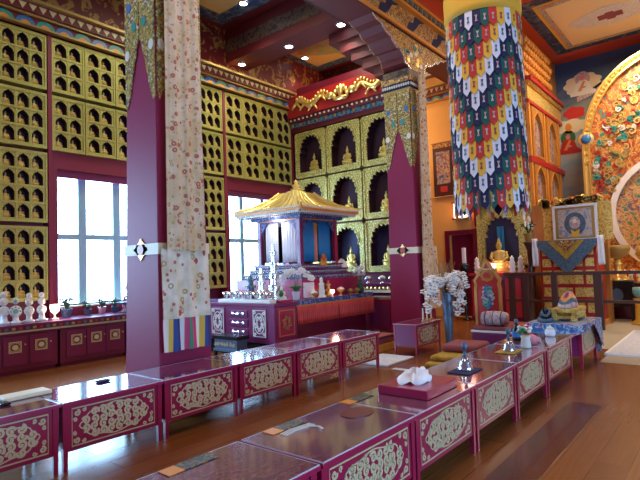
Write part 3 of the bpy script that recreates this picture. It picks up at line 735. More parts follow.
def cup_lamp(x, y, z, s, lab, m='lamp', e=7, c=(1, .6, .5)):
    t = thing('cup_lamp', lab, 'lamp', (x, y, z))
    MB().lathe([(.06, 0), (.062, .015), (.02, .03), (.016, .08), (.03, .10)], n=14).build('foot', 'ivory', t, smooth=True)
    MB().lathe([(.02, .10), (.06, .13), (.075, .19), (.07, .25), (.05, .24)], n=16).build('bowl', m, t, smooth=True)
    t.scale = (s,)*3
    l = D.lights.new('cup_glow', 'POINT'); l.energy = e; l.color = c; l.shadow_soft_size = .05
    q = D.objects.new('cup_glow', l); COL.objects.link(q); q.location = (x, y-.12*s, z+.2*s)
cup_lamp(3.79, 8.9, .765, 1.0, 'glowing pink glass cup lamp on the cabinet top beside the near window')
# ---- plants
def pot_plant(x, y, z, s, lab, flower=None, potm='pot', n=10, spread=.13, hgt=.16, group=None):
    t = thing('potted_plant', lab, 'plant', (x, y, z), group=group)
    MB().lathe([(.055, 0), (.075, .10), (.082, .11), (.082, .13), (.07, .13), (.06, .10), (0, .10)], n=14).build('pot', potm, t)
    b = MB()
    for i in range(n):
        a = 2*PI*i/n+random.random(); R_ = spread*(.5+.6*random.random()); hh = hgt*(.5+.7*random.random())
        p0 = Vector((0, 0, .09)); p1 = Vector((R_*.5*math.cos(a), R_*.5*math.sin(a), .11+hh)); p2 = Vector((R_*math.cos(a), R_*math.sin(a), .11+hh*.75))
        b.tube([p0, p1, p2], [.006, .012, .002], 5); b.ell((p1+p2)/2, (.03, .03, .014), 6)
    b.build('leaves', 'dkleaf' if flower is None else 'leaf', t)
    if flower:
        b = MB()
        for i in range(7):
            c = Vector((random.uniform(-.1, .1), random.uniform(-.06, .06), .22+random.uniform(0, .2)))
            for q in range(5): b.ell(c+Vector((.028*math.cos(q*1.257), -.01, .028*math.sin(q*1.257))), (.024, .01, .024), 6)
        b.build('flowers', flower, t)
    t.scale = (s,)*3
GP = 'potted plants on the near window sill'
for (px, y, s, lab, fl, pm) in ((4.08, 9.12, 1.15, 'dark broad-leaved plant at the left end of the near window', None, 'pot'),
      (4.45, 9.12, .85, 'short blue pot in front of the first window mullion', None, 'pot'), (4.72, 9.12, 1.0, 'pale blue potted plant right of the first window mullion', None, 'silver'),
      (4.98, 9.12, .9, 'small dark plant near the middle of the near window', None, 'pot'), (5.30, 9.12, 1.25, 'white-flowered potted orchid at the right of the near window', 'petal', 'pot')):
    pot_plant(px, y, .765+0.0, s, lab, fl, pm, group=GP)
b = MB().lathe([(.13, 0), (.14, .02), (.03, .04), (.03, .14), (.17, .19), (.18, .20), (.0, .17)], n=18)
tag(b.build('footed_dish', 'steel', None, loc=(5.06, 8.84, .765), smooth=True), 'shallow footed dark metal dish in front of the near window', 'dish')
b = MB(); b.lathe([(.05, 0), (.05, .03), (.02, .06), (.04, .12), (.015, .2), (.03, .24), (0, .30)], n=12)
tag(b.build('small_stupa', 'pink', None, loc=(5.16, 9.1, .765), smooth=True), 'small pinkish pointed figurine on the near window sill', 'figurine')

# ================================================================== LOW READING TABLES
def scrollwork(b, a0, a1, c0, c1, O, U, V_, T, mi=0, seed=0, dense=1.):
    """gilded border, corner sprays and a lobed medallion packed with scrolls"""
    rnd = random.Random(seed); w, h = a1-a0, c1-c0; cx, cy = (a0+a1)/2, (c0+c1)/2
    b.ribbon(rect(a0, a1, c0, c1), .010, O, U, V_, T, m=mi, closed=True)
    rx, ry = w*.40, h*.42
    ol = []
    for k in range(48):
        t = 2*PI*k/48; q = 1+.05*math.cos(8*t)
        ol.append((cx+rx*q*math.cos(t), cy+ry*q*math.sin(t)))
    b.ribbon(ol, .009, O, U, V_, T, m=mi, closed=True)
    s_ = h*.145; rows = int(2*ry/(s_*1.45)); k = 0
    for j in range(rows+1):
        yy = cy-ry+s_*.9+(2*ry-1.8*s_)*j/max(1, rows)
        q = 1-((yy-cy)/ry)**2
        if q <= 0: continue
        ext = rx*math.sqrt(q)-s_*.75; n = max(1, int(2*ext/(s_*1.55)))
        for i in range(n+1):
            xx = cx-ext+2*ext*(i/n if n else .5); hand = 1 if (i+j) % 2 else -1
            a = rnd.random()*6.28
            b.ribbon(spiral(xx, yy, s_*.82, a, 1.35, hand), [s_*.21+s_*.23*(1-t/14)+.002 for t in range(15)], O, U, V_, T, m=mi)
            b.plate(circ((xx, yy), s_*.2, s_*.2, 6), Vector(O)+Vector(T), U, V_, -Vector(T), m=mi, back=False)
    for sx in (-1, 1):
        for sy in (-1, 1):
            px, py = cx+sx*(w/2-s_*.95), cy+sy*(h/2-s_*.95)
            for (dx, dy, rr) in ((0, 0, 1), (-sx*1.35, sy*.35, .65), (sx*.35, -sy*1.25, .65)):
                b.ribbon(spiral(px+dx*s_, py+dy*s_, s_*.62*rr, rnd.random()*6, 1.2, sx*sy, 10), [s_*.30*rr+.002]*11, O, U, V_, T, m=mi)
def reading_table(name, label, L_, Dp, H_, topm, group, gold='palegold'):
    """origin: front left foot corner; front looks to -Y"""
    t = thing(name, label, 'table', group=group)
    leg = .045
    for (x, y) in ((0, 0), (L_-leg, 0), (0, Dp-leg), (L_-leg, Dp-leg)):
        MB().frustum((x+leg/2, y+leg/2, 0), (leg*.36, leg*.36), (x+leg/2, y+leg/2, H_-.03), (leg/2, leg/2)).build('leg', 'lacquer', t)
    b = MB(); zb = .145; b.box(leg*.5, L_-leg*.5, .012, .035, zb, H_-.03); b.build('front_panel', 'lacquer', t)
    for xa in (.012, L_-.032): MB().box(xa, xa+.02, leg, Dp-leg, zb, H_-.03).build('side_panel', 'purple', t)
    MB().box(leg, L_-leg, Dp-.035, Dp-.015, zb+.05, H_-.03).build('back_panel', 'lacquer_dk', t)
    b = MB(); scrollwork(b, leg+.03, L_-leg-.03, zb+.035, H_-.065, (0, .012, 0), X_, Z_, (0, -.004, 0), seed=1)
    b.build('gilded_scrollwork', gold, t)
    b = MB(); b.box(-.008, L_+.008, -.02, Dp+.01, H_-.03, H_-.005, 0); b.build('top_board', 'lacquer', t, bevel=.004)
    b = MB(); b.box(0, L_, -.012, Dp, H_-.005, H_, 0); b.box(-.004, L_+.004, -.016, -.012, H_-.006, H_+.001, 1); b.box(-.004, L_+.004, Dp, Dp+.004, H_-.006, H_+.001, 1); b.box(-.004, 0, -.012, Dp, H_-.006, H_+.001, 1); b.box(L_, L_+.004, -.012, Dp, H_-.006, H_+.001, 1)
    b.build('glass_covered_top', [topm, 'edge'], t)
    return t
GL, GRT = 'low gilded reading tables of the left row', 'low gilded reading tables of the right row'
TH = .53
tl = reading_table('reading_table', 'x', .865, .58, TH, 'tabletop', GL)
lab = ['low crimson reading table nearest the left edge of the left row, cloth pads on it', 'second reading table of the left row, brightly reflecting the window', 'third reading table of the left row, in front of the near column',
       'fourth reading table of the left row, just right of the near column', 'fifth reading table of the left row, before the offering chest', 'last reading table of the unbroken left row']
for i in range(6):
    x = .875+i*.892
    if i == 0: tl.location = (x, 4.03, 0); tl['label'] = lab[0]
    else: dup(tl, (x, 4.03, 0), lab[i])
dup(tl, (7.28, 4.02, 0), 'separate low table beyond a gap, in front of the far column').scale = (1.0, .72, .96)
tr = reading_table('reading_table', 'x', .945, .58, TH, 'tabletop2', GRT, 'palegold')
lab = ['nearest reading table of the right row, bottom centre, purple cloth under glass', 'right-row reading table with the red box on it', 'right-row table just beyond the red box, nearer bell on it',
       'right-row table under the farther bell', 'right-row table carrying the flower figurine and white pot']
xs = [1.97, 2.93, 3.905, 4.885, 5.88]
for i, x in enumerate(xs):
    if i == 0: tr.location = (x, 1.65, 0); tr['label'] = lab[0]
    else:
        o = dup(tr, (x, 1.65, 0), lab[i])
        if i == 4: o.scale = (1.13, 1, 1)
dup(tr, (.99, 1.65, 0), 'right-row table cut off by the bottom edge, purple top')
o = dup(tr, (7.50, 1.65, 0), 'end table of the right row, draped in blue brocade'); o.scale = (.95, 1.1, 1.1)
# things on the left row
def slab(name, lab, cat, x0, x1, y0, y1, z0, z1, m, bevel=.01, group=None, rz=0):
    o = MB().box(-(x1-x0)/2, (x1-x0)/2, -(y1-y0)/2, (y1-y0)/2, 0, z1-z0).build(name, m, None, loc=((x0+x1)/2, (y0+y1)/2, z0), bevel=bevel)
    o.rotation_euler = (0, 0, rz); return tag(o, lab, cat, group)
slab('folded_cloth', 'cream folded cloth pad at the far left on the first reading table', 'cloth', 1.10, 1.42, 4.33, 4.58, TH+.002, TH+.03, 'cream')
slab('folded_cloth', 'long cream folded cloth pad on the first reading table, behind its right corner', 'cloth', 1.50, 1.86, 4.42, 4.60, TH+.002, TH+.035, 'cream')
slab('black_pouch', 'flat black pouch between the two cream cloth pads', 'pouch', 1.44, 1.52, 4.32, 4.50, TH+.002, TH+.02, 'black')
slab('black_pouch', 'small dark pouch lying on the second reading table', 'pouch', 2.25, 2.37, 4.42, 4.50, TH+.002, TH+.02, 'navy')
# things on the right row
for k, (x, y) in enumerate(((1.42, 2.13), (2.12, 2.13), (2.88, 2.13))):
    b = MB(); b.box(0, .09, 0, .095, 0, .004, 0); b.box(.09, .30, 0, .095, 0, .004, 1)
    tag(b.build('brocade_strip', ['orange', 'runner', 'purple'], None, loc=(x, y, TH+.002)), ['nearest', 'middle', 'farthest'][k]+' multicolour brocade strip along the back edge of the right tables', 'cloth', 'brocade strips on the right tables')
b = MB()
for k in range(3): b.ribbon([(-.18, k*.02), (-.09, k*.02+.012), (0, k*.02), (.07, k*.02-.01)], .005, (0, 0, 0), X_, Y_, (0, 0, .006))
b.ribbon([(.02, .02), (.05, -.06), (.03, -.11)], .012, (0, 0, 0), X_, Y_, (0, 0, .007))
tag(b.build('bead_string', 'ivory', None, loc=(2.33, 2.06, TH+.002)), 'pale beaded string lying on the glass behind the nearest right table', 'beads')
b = MB(); b.plate(circ((0, 0), .13, .10, 20), (0, 0, .003), X_, Y_, (0, 0, -.003), m=0)
tag(b.build('round_doily', 'lacquer_dk', None, loc=(2.75, 1.98, TH+.003)), 'dark round patterned doily under the glass near the red box', 'doily')
b = MB(); b.box(-.25, .25, -.205, .205, 0, .065)
rb = tag(b.build('red_box', 'lacquer', None, loc=(3.49, 1.93, TH+.002), bevel=.006), 'flat bright crimson box on the right-row table with a crumpled white cloth on it', 'box')
# crumpled cloth
b = MB(); n, k = 28, 14; rnd = random.Random(4); rings = []
for a in range(k+1):
    t = (PI/2)*a/k; row = []
    for i in range(n):
        q = 2*PI*i/n; R_ = math.cos(t)*(1+.16*math.sin(3*q+1)+.10*math.sin(5*q+t*3)+.05*math.sin(9*q))
        z = .062*math.sin(t)*(1+.30*math.sin(3*q+2)+.22*math.sin(7*q+a))+.006
        row.append(b.b.verts.new((.17*R_*math.cos(q)+.03*math.sin(t), .11*R_*math.sin(q), z+.012*math.sin(q*6+a*.8))))
    rings.append(row)
for p, q in zip(rings, rings[1:]):
    for i in range(n): b._f([p[i], p[(i+1) % n], q[(i+1) % n], q[i]])
b._f(rings[-1]); b._f(rings[0][::-1])
tag(b.build('crumpled_cloth', 'white', None, loc=(3.49, 1.95, TH+.069), smooth=True), 'crumpled white cloth lying on the red box', 'cloth')
def bell(x, y, lab, mlab, mm, s=1.):
    slab('bell_mat', mlab, 'mat', x-.17, x+.14, y-.10, y+.10, TH+.002, TH+.012, mm)
    t = thing('hand_bell', lab, 'bell', (x, y, TH+.013), group='ritual bells on the right tables')
    MB().lathe([(.066, 0), (.07, .01), (.056, .03), (.047, .07), (.034, .095), (.012, .10)], n=18).build('bell_body', 'silver', t, smooth=True)
    MB().lathe([(.012, .10), (.014, .12), (.024, .13), (.012, .14), (.011, .17), (.022, .18), (.03, .205), (.018, .235), (.0, .25)], n=12).build('handle', 'steel', t, smooth=True)
    t.scale = (s,)*3
bell(5.42, 1.90, 'farther hand bell on a yellow mat beside the flower figurine', 'yellow mat under the farther bell', 'mustard')
bell(4.30, 1.90, 'nearer hand bell on a dark mat by the cushions', 'dark mat under the nearer bell', 'navy')
t = thing('flower_figurine', 'white pot of green and red flowers on the right row', 'flowers', (5.72, 1.82, TH+.002))
MB().lathe([(.05, 0), (.055, .02), (.045, .10), (.055, .13), (0, .12)], n=14).build('pot', 'ivory', t, smooth=True)
b = MB()
for i in range(26):
    a = i*2.4; q = .02+.055*random.random(); b.ell((q*math.cos(a), q*math.sin(a), .16+.07*random.random()), (.025, .025, .02), 6, [0, 0, 1, 2, 3][i % 5])
b.build('blossoms', ['petal', 'leaf', 'tred', 'celadon'], t)
b = MB(); b.lathe([(0, 0), (.05, .01), (.065, .05), (.055, .09), (.02, .11), (0, .12)], n=14)
tag(b.build('pink_sweet', 'pink', None, loc=(5.98, 1.83, TH+.002), smooth=True), 'round pink sweet between the flower figurine and white pot', 'offering')
b = MB(); b.ell((0, 0, .03), (.05, .05, .035), 10); tag(b.build('lilac_sweet', 'bolster', None, loc=(6.15, 1.83, TH+.002), smooth=True), 'small lilac lump just right of the pink sweet', 'offering')
t = thing('white_pot', 'squat white lidded pot at the far end of the right row', 'pot', (6.70, 1.83, TH+.002)); t.scale = (.72,)*3
MB().lathe([(.07, 0), (.085, .03), (.08, .10), (.06, .12), (0, .12)], n=16).build('body', 'white', t, smooth=True); MB().lathe([(.062, .122), (.055, .15), (.02, .165), (.02, .18), (0, .19)], n=14).build('lid', 'ivory', t, smooth=True)
t = thing('dark_bottle', 'dark bottle with a blue label behind the flower figurine', 'bottle', (6.22, 2.08, TH+.002))
MB().lathe([(.05, 0), (.052, .02), (.05, .13), (.02, .18), (.018, .24), (0, .24)], n=14).build('body', 'black', t, smooth=True); MB().lathe([(.053, .04), (.053, .11)], n=14).build('label', 'blue', t); MB().lathe([(.021, .215), (.021, .25), (0, .25)], n=10).build('cap', 'steel', t)

# brocade-covered end table: cloth + gilded stand
b = MB(); n = 18
def cloth_sheet(b, P, nu, nv, m=0):
    g = [[b.b.verts.new(P(i/nu, j/nv)) for i in range(nu+1)] for j in range(nv+1)]
    b.mi = m
    for j in range(nv):
        for i in range(nu): b._f([g[j][i], g[j][i+1], g[j+1][i+1], g[j+1][i]])
    return b
ex0, ex1, ey0, ey1, ez = 7.44, 8.46, 1.60, 2.34, .592
cloth_sheet(b, lambda a, c: (ex0+(ex1-ex0)*a, ey0+(ey1-ey0)*c, ez+.004*math.sin(a*9)+.006), 14, 10)
cloth_sheet(b, lambda a, c: (ex1-.0+.01+.012*math.sin(c*9), ey0+(ey1-ey0)*a, ez+.006-c*.5*(1-.2*a)), 10, 8)
cloth_sheet(b, lambda a, c: (ex0-.01-.02*c, ey0+(ey1-ey0)*a, ez+.006-c*(.10+.10*math.sin(a*PI))), 14, 6)
cloth_sheet(b, lambda a, c: (ex0+(ex1-ex0)*a, ey0-.012-.015*abs(math.sin(a*7))*c, ez+.006-c*max(.03, (.42*(a-.42)/.58 if a > .42 else .12*(1-a/.42)))), 22, 8)
eb = b.build('brocade_cloth', 'bluecloth'); m_ = eb.modifiers.new('solid', 'SOLIDIFY'); m_.thickness = .006
tag(eb, 'blue cloud-brocade cloth hanging over the end table of the right row', 'cloth')
t = thing('gilded_stand', 'small gilded stand on the blue brocade with cloth heaped over it', 'stand', (8.02, 1.92, ez+.016)); t.scale = (1.3,)*3
b = MB(); b.box(-.24, .24, -.13, .13, .09, .13); b.box(-.20, .20, -.11, .11, .02, .05)
for x in (-.2, .2):
    for y in (-.1, .1): b.frustum((x, y, 0), (.03, .03), (x, y, .09), (.018, .018))
for i in range(7): b.ell((-.18+i*.06, -.125, .075), (.024, .012, .022), 6)
b.build('frame', 'giltpanel', t)
def heap(name, lab, mats, loc, sc, seed):
    b = MB(); rnd = random.Random(seed); n, k = 22, 9; rings = []; ph = [rnd.random()*6 for _ in range(4)]
    for a in range(k+1):
        t = (PI/2)*a/k; row = []
        for i in range(n):
            q = 2*PI*i/n; R_ = math.cos(t)*(1+.2*math.sin(2*q+ph[0])+.12*math.sin(5*q+ph[1])); z = math.sin(t)*(1+.3*math.sin(3*q+ph[2]))
            row.append(b.b.verts.new((sc[0]*(R_*math.cos(q)+.3*math.sin(t)), sc[1]*R_*math.sin(q), sc[2]*z+.003)))
        rings.append(row)
    for a, (p, q) in enumerate(zip(rings, rings[1:])):
        b.mi = (a//2) % len(mats)
        for i in range(n): b._f([p[i], p[(i+1) % n], q[(i+1) % n], q[i]])
    b._f(rings[-1]); b._f(rings[0][::-1])
    return tag(b.build(name, mats, None, loc=loc, smooth=True), lab, 'cloth')
heap('heaped_scarf', 'heaped pink, grey and orange scarf lying on the gilded stand', ['bolster', 'slate', 'orange', 'pink'], (8.02, 1.92, ez+.19), (.22, .14, .17), 3)
heap('grey_scarf', 'dark grey scarf bundled left of the gilded stand on the brocade', ['slate', 'black'], (7.60, 2.13, ez+.016), (.10, .12, .15), 8)

# ================================================================== CUSHIONS BEHIND THE RIGHT ROW
def cushion(lab, cx, cy, z, w, d, h, m, rz=0, group='floor cushions behind the right row'):
    o = MB().box(-w/2, w/2, -d/2, d/2, 0, h).build('floor_cushion', m, None, loc=(cx, cy, z)); o.rotation_euler = (0, 0, rz)
    bv = o.modifiers.new('bevel', 'BEVEL'); bv.width = h*.42; bv.segments = 4
    for p in o.data.polygons: p.use_smooth = True
    return tag(o, lab, 'cushion', group)
cushion('lower mustard yellow mat on the floor by the nearer bell', 6.98, 3.14, 0.0, .95, .70, .09, 'mustard')
cushion('upper mustard yellow mat directly under the rose cushion', 7.05, 3.16, .09, .82, .62, .08, 'mustard')
cushion('dusky rose square cushion, topmost of the stack', 7.30, 3.20, .17, .62, .55, .11, 'rose', .1)
slab('floor_mat', 'thin pale mat across the aisle between the row ends', 'mat', 6.20, 6.30, 3.30, 3.85, 0, .02, 'rug')
# low cushioned seats right of the left row
t = thing('low_platform', 'low wooden-edged platform with dark cushion before the far column', 'seat', (7.75, 5.0, 0))
MB().box(-.75, .15, -.25, .35, 0, .12).build('base', 'wood', t, bevel=.01); MB().box(-.70, .12, -.22, .32, .122, .24).build('cushion', 'purple', t, bevel=.03); MB().box(-.72, .13, -.24, .34, .242, .262).build('cover', 'rose', t, bevel=.008)
slab('floor_mat', 'white-grey mat on the floor in the gap before the separate small table', 'mat', 6.35, 7.15, 4.0, 4.6, 0, .03, 'rug')
# ================================================================== OFFERING CHEST WITH DRAWERS
t = thing('offering_chest', 'plum chest with drawers and silver-gilt door panels, offering bowls on top', 'chest', (6.0, 5.92, 0))
b = MB(); b.box(.0, .55, 0, 2.0, .24, .86); b.build('body', 'purple', t, bevel=.006)
MB().box(-.02, .57, -.02, 2.02, .86, .905).build('top', 'purple', t, bevel=.006); b = MB(); b.box(.03, .52, .03, 1.97, 0, .24); b.build('plinth', 'black', t)
for k in range(3):
    z = .72-k*.155; d = MB().box(-.02, 0, .64, 1.10, z-.06, z+.06).build('drawer', 'plumface', t, bevel=.004)
    b = MB(); b.tube([(-.035, .74, z), (-.05, .82, z), (-.05, .92, z), (-.035, 1.0, z)], .010, 6)
    for y in (.74, 1.0, .87): b.ell((-.03, y, z), (.012, .045, .03), 8)
    b.build('drawer_pull', 'silver', d)
for (y0, y1) in ((.17, .52), (1.24, 1.62)):
    d = MB().box(-.015, 0, y0, y1, .32, .82).build('door', 'plumface', t, bevel=.004)
    b = MB(); O = (-.016, 0, 0); b.ribbon(rect(y0+.03, y1-.03, .35, .79), .018, O, Y_, Z_, (-.006, 0, 0), closed=True)
    cy, cz = (y0+y1)/2, .57
    b.ribbon(circ((cy, cz), .12, .17, 20), .014, O, Y_, Z_, (-.006, 0, 0), closed=True)
    for q in range(10):
        a = q*.628; b.ribbon(spiral(cy+.065*math.cos(a), cz+.10*math.sin(a), .035, a, 1.2, 1 if q % 2 else -1, 8), .018, O, Y_, Z_, (-.008, 0, 0))
    for sx in (-1, 1):
        for sz in (-1, 1): b.ribbon(spiral(cy+sx*.11, cz+sz*.18, .035, 0, 1.2, sx*sz, 8), .016, O, Y_, Z_, (-.006, 0, 0))
    b.build('gilded_panel', 'ivory', d)
d = MB().box(.06, .50, -.012, 0, .32, .82).build('side_door', 'lacquer', t, bevel=.004)
b = MB(); O = (0, -.013, 0); b.ribbon(rect(.10, .46, .36, .78), .022, O, X_, Z_, (0, -.006, 0), closed=True)
for q in range(12):
    a = q*.5236; b.ribbon(spiral(.28+.06*math.cos(a)*(1+.3*(q % 2)), .57+.09*math.sin(a), .035, a, 1.2, 1 if q % 2 else -1, 8), .018, O, X_, Z_, (0, -.008, 0))
b.build('gilded_panel', 'dkgold', d)
# small box stool before the chest
t = thing('carved_stool', 'small dark carved box stool standing in front of the chest drawers', 'stool', (5.66, 6.52, 0))
b = MB(); b.box(-.14, .14, -.20, .42, .34, .40, 0); b.build('top', 'black', t, bevel=.006); b = MB(); b.box(-.11, .11, -.17, .39, .18, .34, 0)
b.build('body', 'steel', t); b = MB()
for i in range(7): b.ribbon(spiral(-.12+i*.075, .26, .034, i, 1.2, 1 if i % 2 else -1, 8), .014, (-.112, .03, 0), Y_, Z_, (-.006, 0, 0))
b.build('carving', 'palegold', t); MB().box(-.13, .13, -.19, .41, .14, .18).build('foot_rail', 'steel', t, bevel=.004)
for (x, y) in ((-.1, -.16), (.1, -.16), (-.1, .38), (.1, .38)): MB().box(x-.02, x+.02, y-.02, y+.02, 0, .14).build('leg', 'black', t)
# bowls
MB_ = slab('bowl_tray', 'long white tray carrying the row of offering bowls on the chest', 'tray', 6.0, 6.16, 6.02, 7.35, .906, .965, 'ivory')
b0 = None
for i in range(8):
    if b0 is None:
        b0 = thing('offering_bowl', 'x', 'bowl', (6.09, 7.22, .967), group='offering bowls on the chest'); b0.scale = (1.05, 1.05, 1.25)
        MB().lathe([(.035, 0), (.02, .02), (.045, .05), (.07, .10), (.064, .10), (.045, .07), (0, .06)], n=16).build('bowl', 'silver', b0, smooth=True)
        MB().lathe([(.06, .088), (.04, .105), (0, .11)], n=14).build('filling', 'orange', b0, smooth=True); b0['label'] = 'leftmost of eight offering bowls along the chest'
    else: dup(b0, (6.09, 7.22-i*.158, .967), ['', 'second from the left', 'third from the left', 'fourth from the left', 'fifth from the left', 'sixth from the left', 'seventh from the left', 'rightmost'][i]+' of eight offering bowls along the chest')
slab('red_box', 'long narrow red box at the right end of the chest top', 'box', 6.18, 6.5, 5.95, 6.1, .906, .95, 'lacquer')
# tiered silver offering towers and statues behind the bowls
def tower(x, y, z, h, w, m, lab, tiers=5, cat='offering tower', nm='tiered_tower'):
    t = thing(nm, lab, cat, (x, y, z)); b = MB(); prof = []; 
    for k in range(tiers):
        q = 1-k/tiers*.75; zz = h*k/tiers; prof += [(w*q, zz), (w*q, zz+h/tiers*.35), (w*q*.6, zz+h/tiers*.45), (w*q*.55, zz+h/tiers*.95)]
    prof += [(0, h)]
    b.lathe(prof, n=16); b.build('tiers', m, t, smooth=False)
    b = MB()
    for k in range(tiers):
        q = 1-k/tiers*.75
        for i in range(8): b.ell((w*q*math.cos(i*.785), w*q*math.sin(i*.785), h*(k+.22)/tiers), (.016, .016, .016), 6, i % 2)
    b.build('studs', ['goldy', 'teal'], t)
    return t
tower(6.40, 6.30, .906, 1.02, .12, 'silver', 'tall silver tiered tower with jewelled studs in front of the white curtain')
tower(6.36, 6.58, .906, .60, .10, 'silver', 'shorter silver tiered tower left of the tall one', 4)
tower(6.40, 6.90, .906, .48, .14, 'steel', 'bluish dark tiered urn against the far window light', 4)
tower(6.38, 7.25, .906, .20, .10, 'steel', 'low bluish dish stand at the left of the chest, by the window', 2)
t = thing('white_figurine', 'white seated figurine with green trim on the right of the chest top', 'figurine', (6.40, 6.12, .906))
o = figure(.30, n=10).build('body', 'ivory', t, smooth=True); o.rotation_euler = (0, 0, -PI/2)
b = MB(); b.lathe([(.10, 0), (.11, .03), (.08, .05)], n=12, m=0); b.ell((-.07, -.05, .15), (.045, .045, .06), 8, 0); b.build('green_trim', 'leaf', t, smooth=True)
slab('white_card', 'lilac-white card standing against the red pavilion base', 'card', 7.2, 7.5, 6.30, 6.328, .916, 1.20, 'whitepot', .002)

# ================================================================== FRINGED TABLE + PAVILION
t = thing('fringed_altar_table', 'altar table with a blue brocade edge and long pleated red valance', 'table', (6.62, 6.0, 0))
L_, Dp = 2.42, 2.35
MB().box(0, L_, 0, Dp, .86, .90).build('top', 'purple', t); b = MB(); b.box(.1, L_-.1, .12, Dp-.1, 0, .50, 0); b.build('dark_base', 'lacquer_dk', t); MB().box(.05, L_-.05, .05, Dp, .5, .86).build('body', 'lacquer_dk', t)
b = MB(); b.box(-.01, L_+.01, -.015, 0, .83, .915, 0); b.box(-.015, 0, 0, Dp, .83, .915, 0); b.box(-.01, L_+.01, -.018, 0, .80, .83, 1); b.box(L_, L_+.015, 0, Dp, .83, .915, 0)
b.build('brocade_edge', ['blueedge', 'dkgold'], t)
b = MB(); n = 120
for (x0, x1) in ((-.01, L_*.49), (L_*.495, L_+.01)):
    cloth_sheet(b, lambda a, c: (x0+(x1-x0)*a, -.03-.016*math.sin(a*2*PI*22)-.01*c, .81-.32*c), n, 3)
cloth_sheet(b, lambda a, c: (-.02-.012*math.sin(a*2*PI*30)-.01*c, Dp*a, .81-.32*c), n, 3)
o = b.build('pleated_valance', 'fringe', t, smooth=True); o.modifiers.new('s', 'SOLIDIFY').thickness = .004
# stepped base + pavilion
t = thing('prayer_pavilion', 'miniature golden-roofed pavilion with white and blue curtains on the fringed table', 'pavilion', (8.13, 7.25, .90))
b = MB(); b.box(-.95, .88, -.92, .92, 0, .36); b.build('red_base', 'lacquer', t)
b = MB()
for k, (e, z0) in enumerate(((.82, .36), (.74, .46), (.66, .56))):
    b.box(-e, e, -e, e, z0, z0+.085, 0); b.box(-e-.02, e+.02, -e-.02, e+.02, z0+.075, z0+.10, 1)
    nn = 26
    for i in range(nn):
        q = -e+2*e*(i+.5)/nn
        b.ell((q, -e-.006, z0+.04), (.022, .012, .03), 6, 2); b.ell((-e-.006, q, z0+.04), (.012, .022, .03), 6, 2)
b.build('stepped_plinth', ['blueedge', 'lacquer_dk', 'silver'], t)
z0 = .66; e = .56
for k, (x, y) in enumerate(((-e, -e), (e, -e), (-e, e), (e, e))):
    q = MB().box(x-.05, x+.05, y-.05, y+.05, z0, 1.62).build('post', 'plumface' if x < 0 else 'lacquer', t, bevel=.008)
b = MB()
for (O, U) in (((0, -e-.03, 0), X_), ((-e-.03, 0, 0), Y_), ((0, e-.0, 0), X_), ((e-.0, 0, 0), Y_)):
    T = (0, .03, 0) if U is X_ else (.03, 0, 0)
    pts = [(-e, 1.62), (-e, 1.22), (-e+.06, 1.30)]
    for i in range(13):
        a = i/12; s_ = math.sin(a*PI); pts.append((-e+.08+(2*e-.16)*a, 1.34+.19*min(1, s_*2.0)+.015*math.sin(a*PI*9)))
    pts += [(e-.06, 1.30), (e, 1.22), (e, 1.62)]
    b.plate(pts, O, U, Z_, T, m=0)
b.build('arched_fascia', 'blueedge', t)
b = MB()
def curtain(O, U, a0, a1, zb, zt, m, ph):
    O, U = Vector(O), Vector(U); N_ = Vector((U.y, -U.x, 0)) if U is X_ else Vector((-1, 0, 0))
    cloth_sheet(b, lambda a, c: O+U*(a0+(a1-a0)*a*(1-.12*c*0))+N_*(.018*math.sin(a*2*PI*6+ph))+Z_*(zt+(zb-zt)*c), 40, 4, m)
curtain((-e+.04, 0, 0), Y_, -e+.07, -.03, .70, 1.58, 0, 0); curtain((-e+.04, 0, 0), Y_, .07, e-.07, .72, 1.58, 0, 2)
curtain((0, -e+.04, 0), X_, -e+.07, -.08, .70, 1.58, 1, 0); curtain((0, -e+.04, 0), X_, .08, e-.07, .70, 1.58, 1, 1)
o = b.build('curtains', ['curtainw', 'curtainb'], t, smooth=True); o.modifiers.new('s', 'SOLIDIFY').thickness = .004
b = MB(); b.box(-.05, .06, -e+.06, -e+.08, .72, 1.5, 0); b.box(-.03, .03, -e+.05, -e+.06, .72, 1.3, 1); b.build('inner_banner', ['orange', 'pink'], t)
MB().box(e-.1, e-.06, -e, e, .7, 1.5).box(-e, e, e-.1, e-.06, .7, 1.5).build('back_screen', 'lining', t)
# roof
b = MB(); R0 = .94
b.box(-.70, .70, -.70, .70, 1.58, 1.65, 0); b.box(-.80, .80, -.80, .80, 1.64, 1.69, 0)
for i in range(30):
    q = -.78+1.56*i/29
    for (x, y) in ((q, -.80), (-.80, q)): b.ell((x, y, 1.655), (.014, .014, .022), 6, 3)
b.box(-.6, .6, -.6, .6, 1.56, 1.58, 1); b.box(-R0+.06, R0-.06, -R0+.06, R0-.06, 1.69, 1.705, 2)
nn = 34
for i in range(nn):
    q = -R0+.05+(2*R0-.1)*(i+.5)/nn
    for (x, y, dx, dy) in ((q, -R0+.03, .016, .03), (-R0+.03, q, .03, .016), (q, R0-.03, .016, .03), (R0-.03, q, .03, .016)):
        b.box(x-dx, x+dx, y-dy, y+dy, 1.655, 1.70, 3)
for (x0_, x1_, y0_, y1_) in ((-R0-.01, R0+.01, -R0-.02, -R0), (-R0-.01, R0+.01, R0, R0+.02), (-R0-.02, -R0, -R0, R0), (R0, R0+.02, -R0, R0)): b.box(x0_, x1_, y0_, y1_, 1.70, 1.745, 1)
for i in range(nn):
    q = -R0+.03+(2*R0-.06)*(i+.5)/nn
    for (x, y) in ((q, -R0-.025), (-R0-.025, q)): b.ell((x, y, 1.765), (.018, .018, .03), 6, 3)
l = D.lights.new('pavilion_lamp', 'POINT'); l.energy = 10; l.color = (1, .92, .85); l.shadow_soft_size = .04
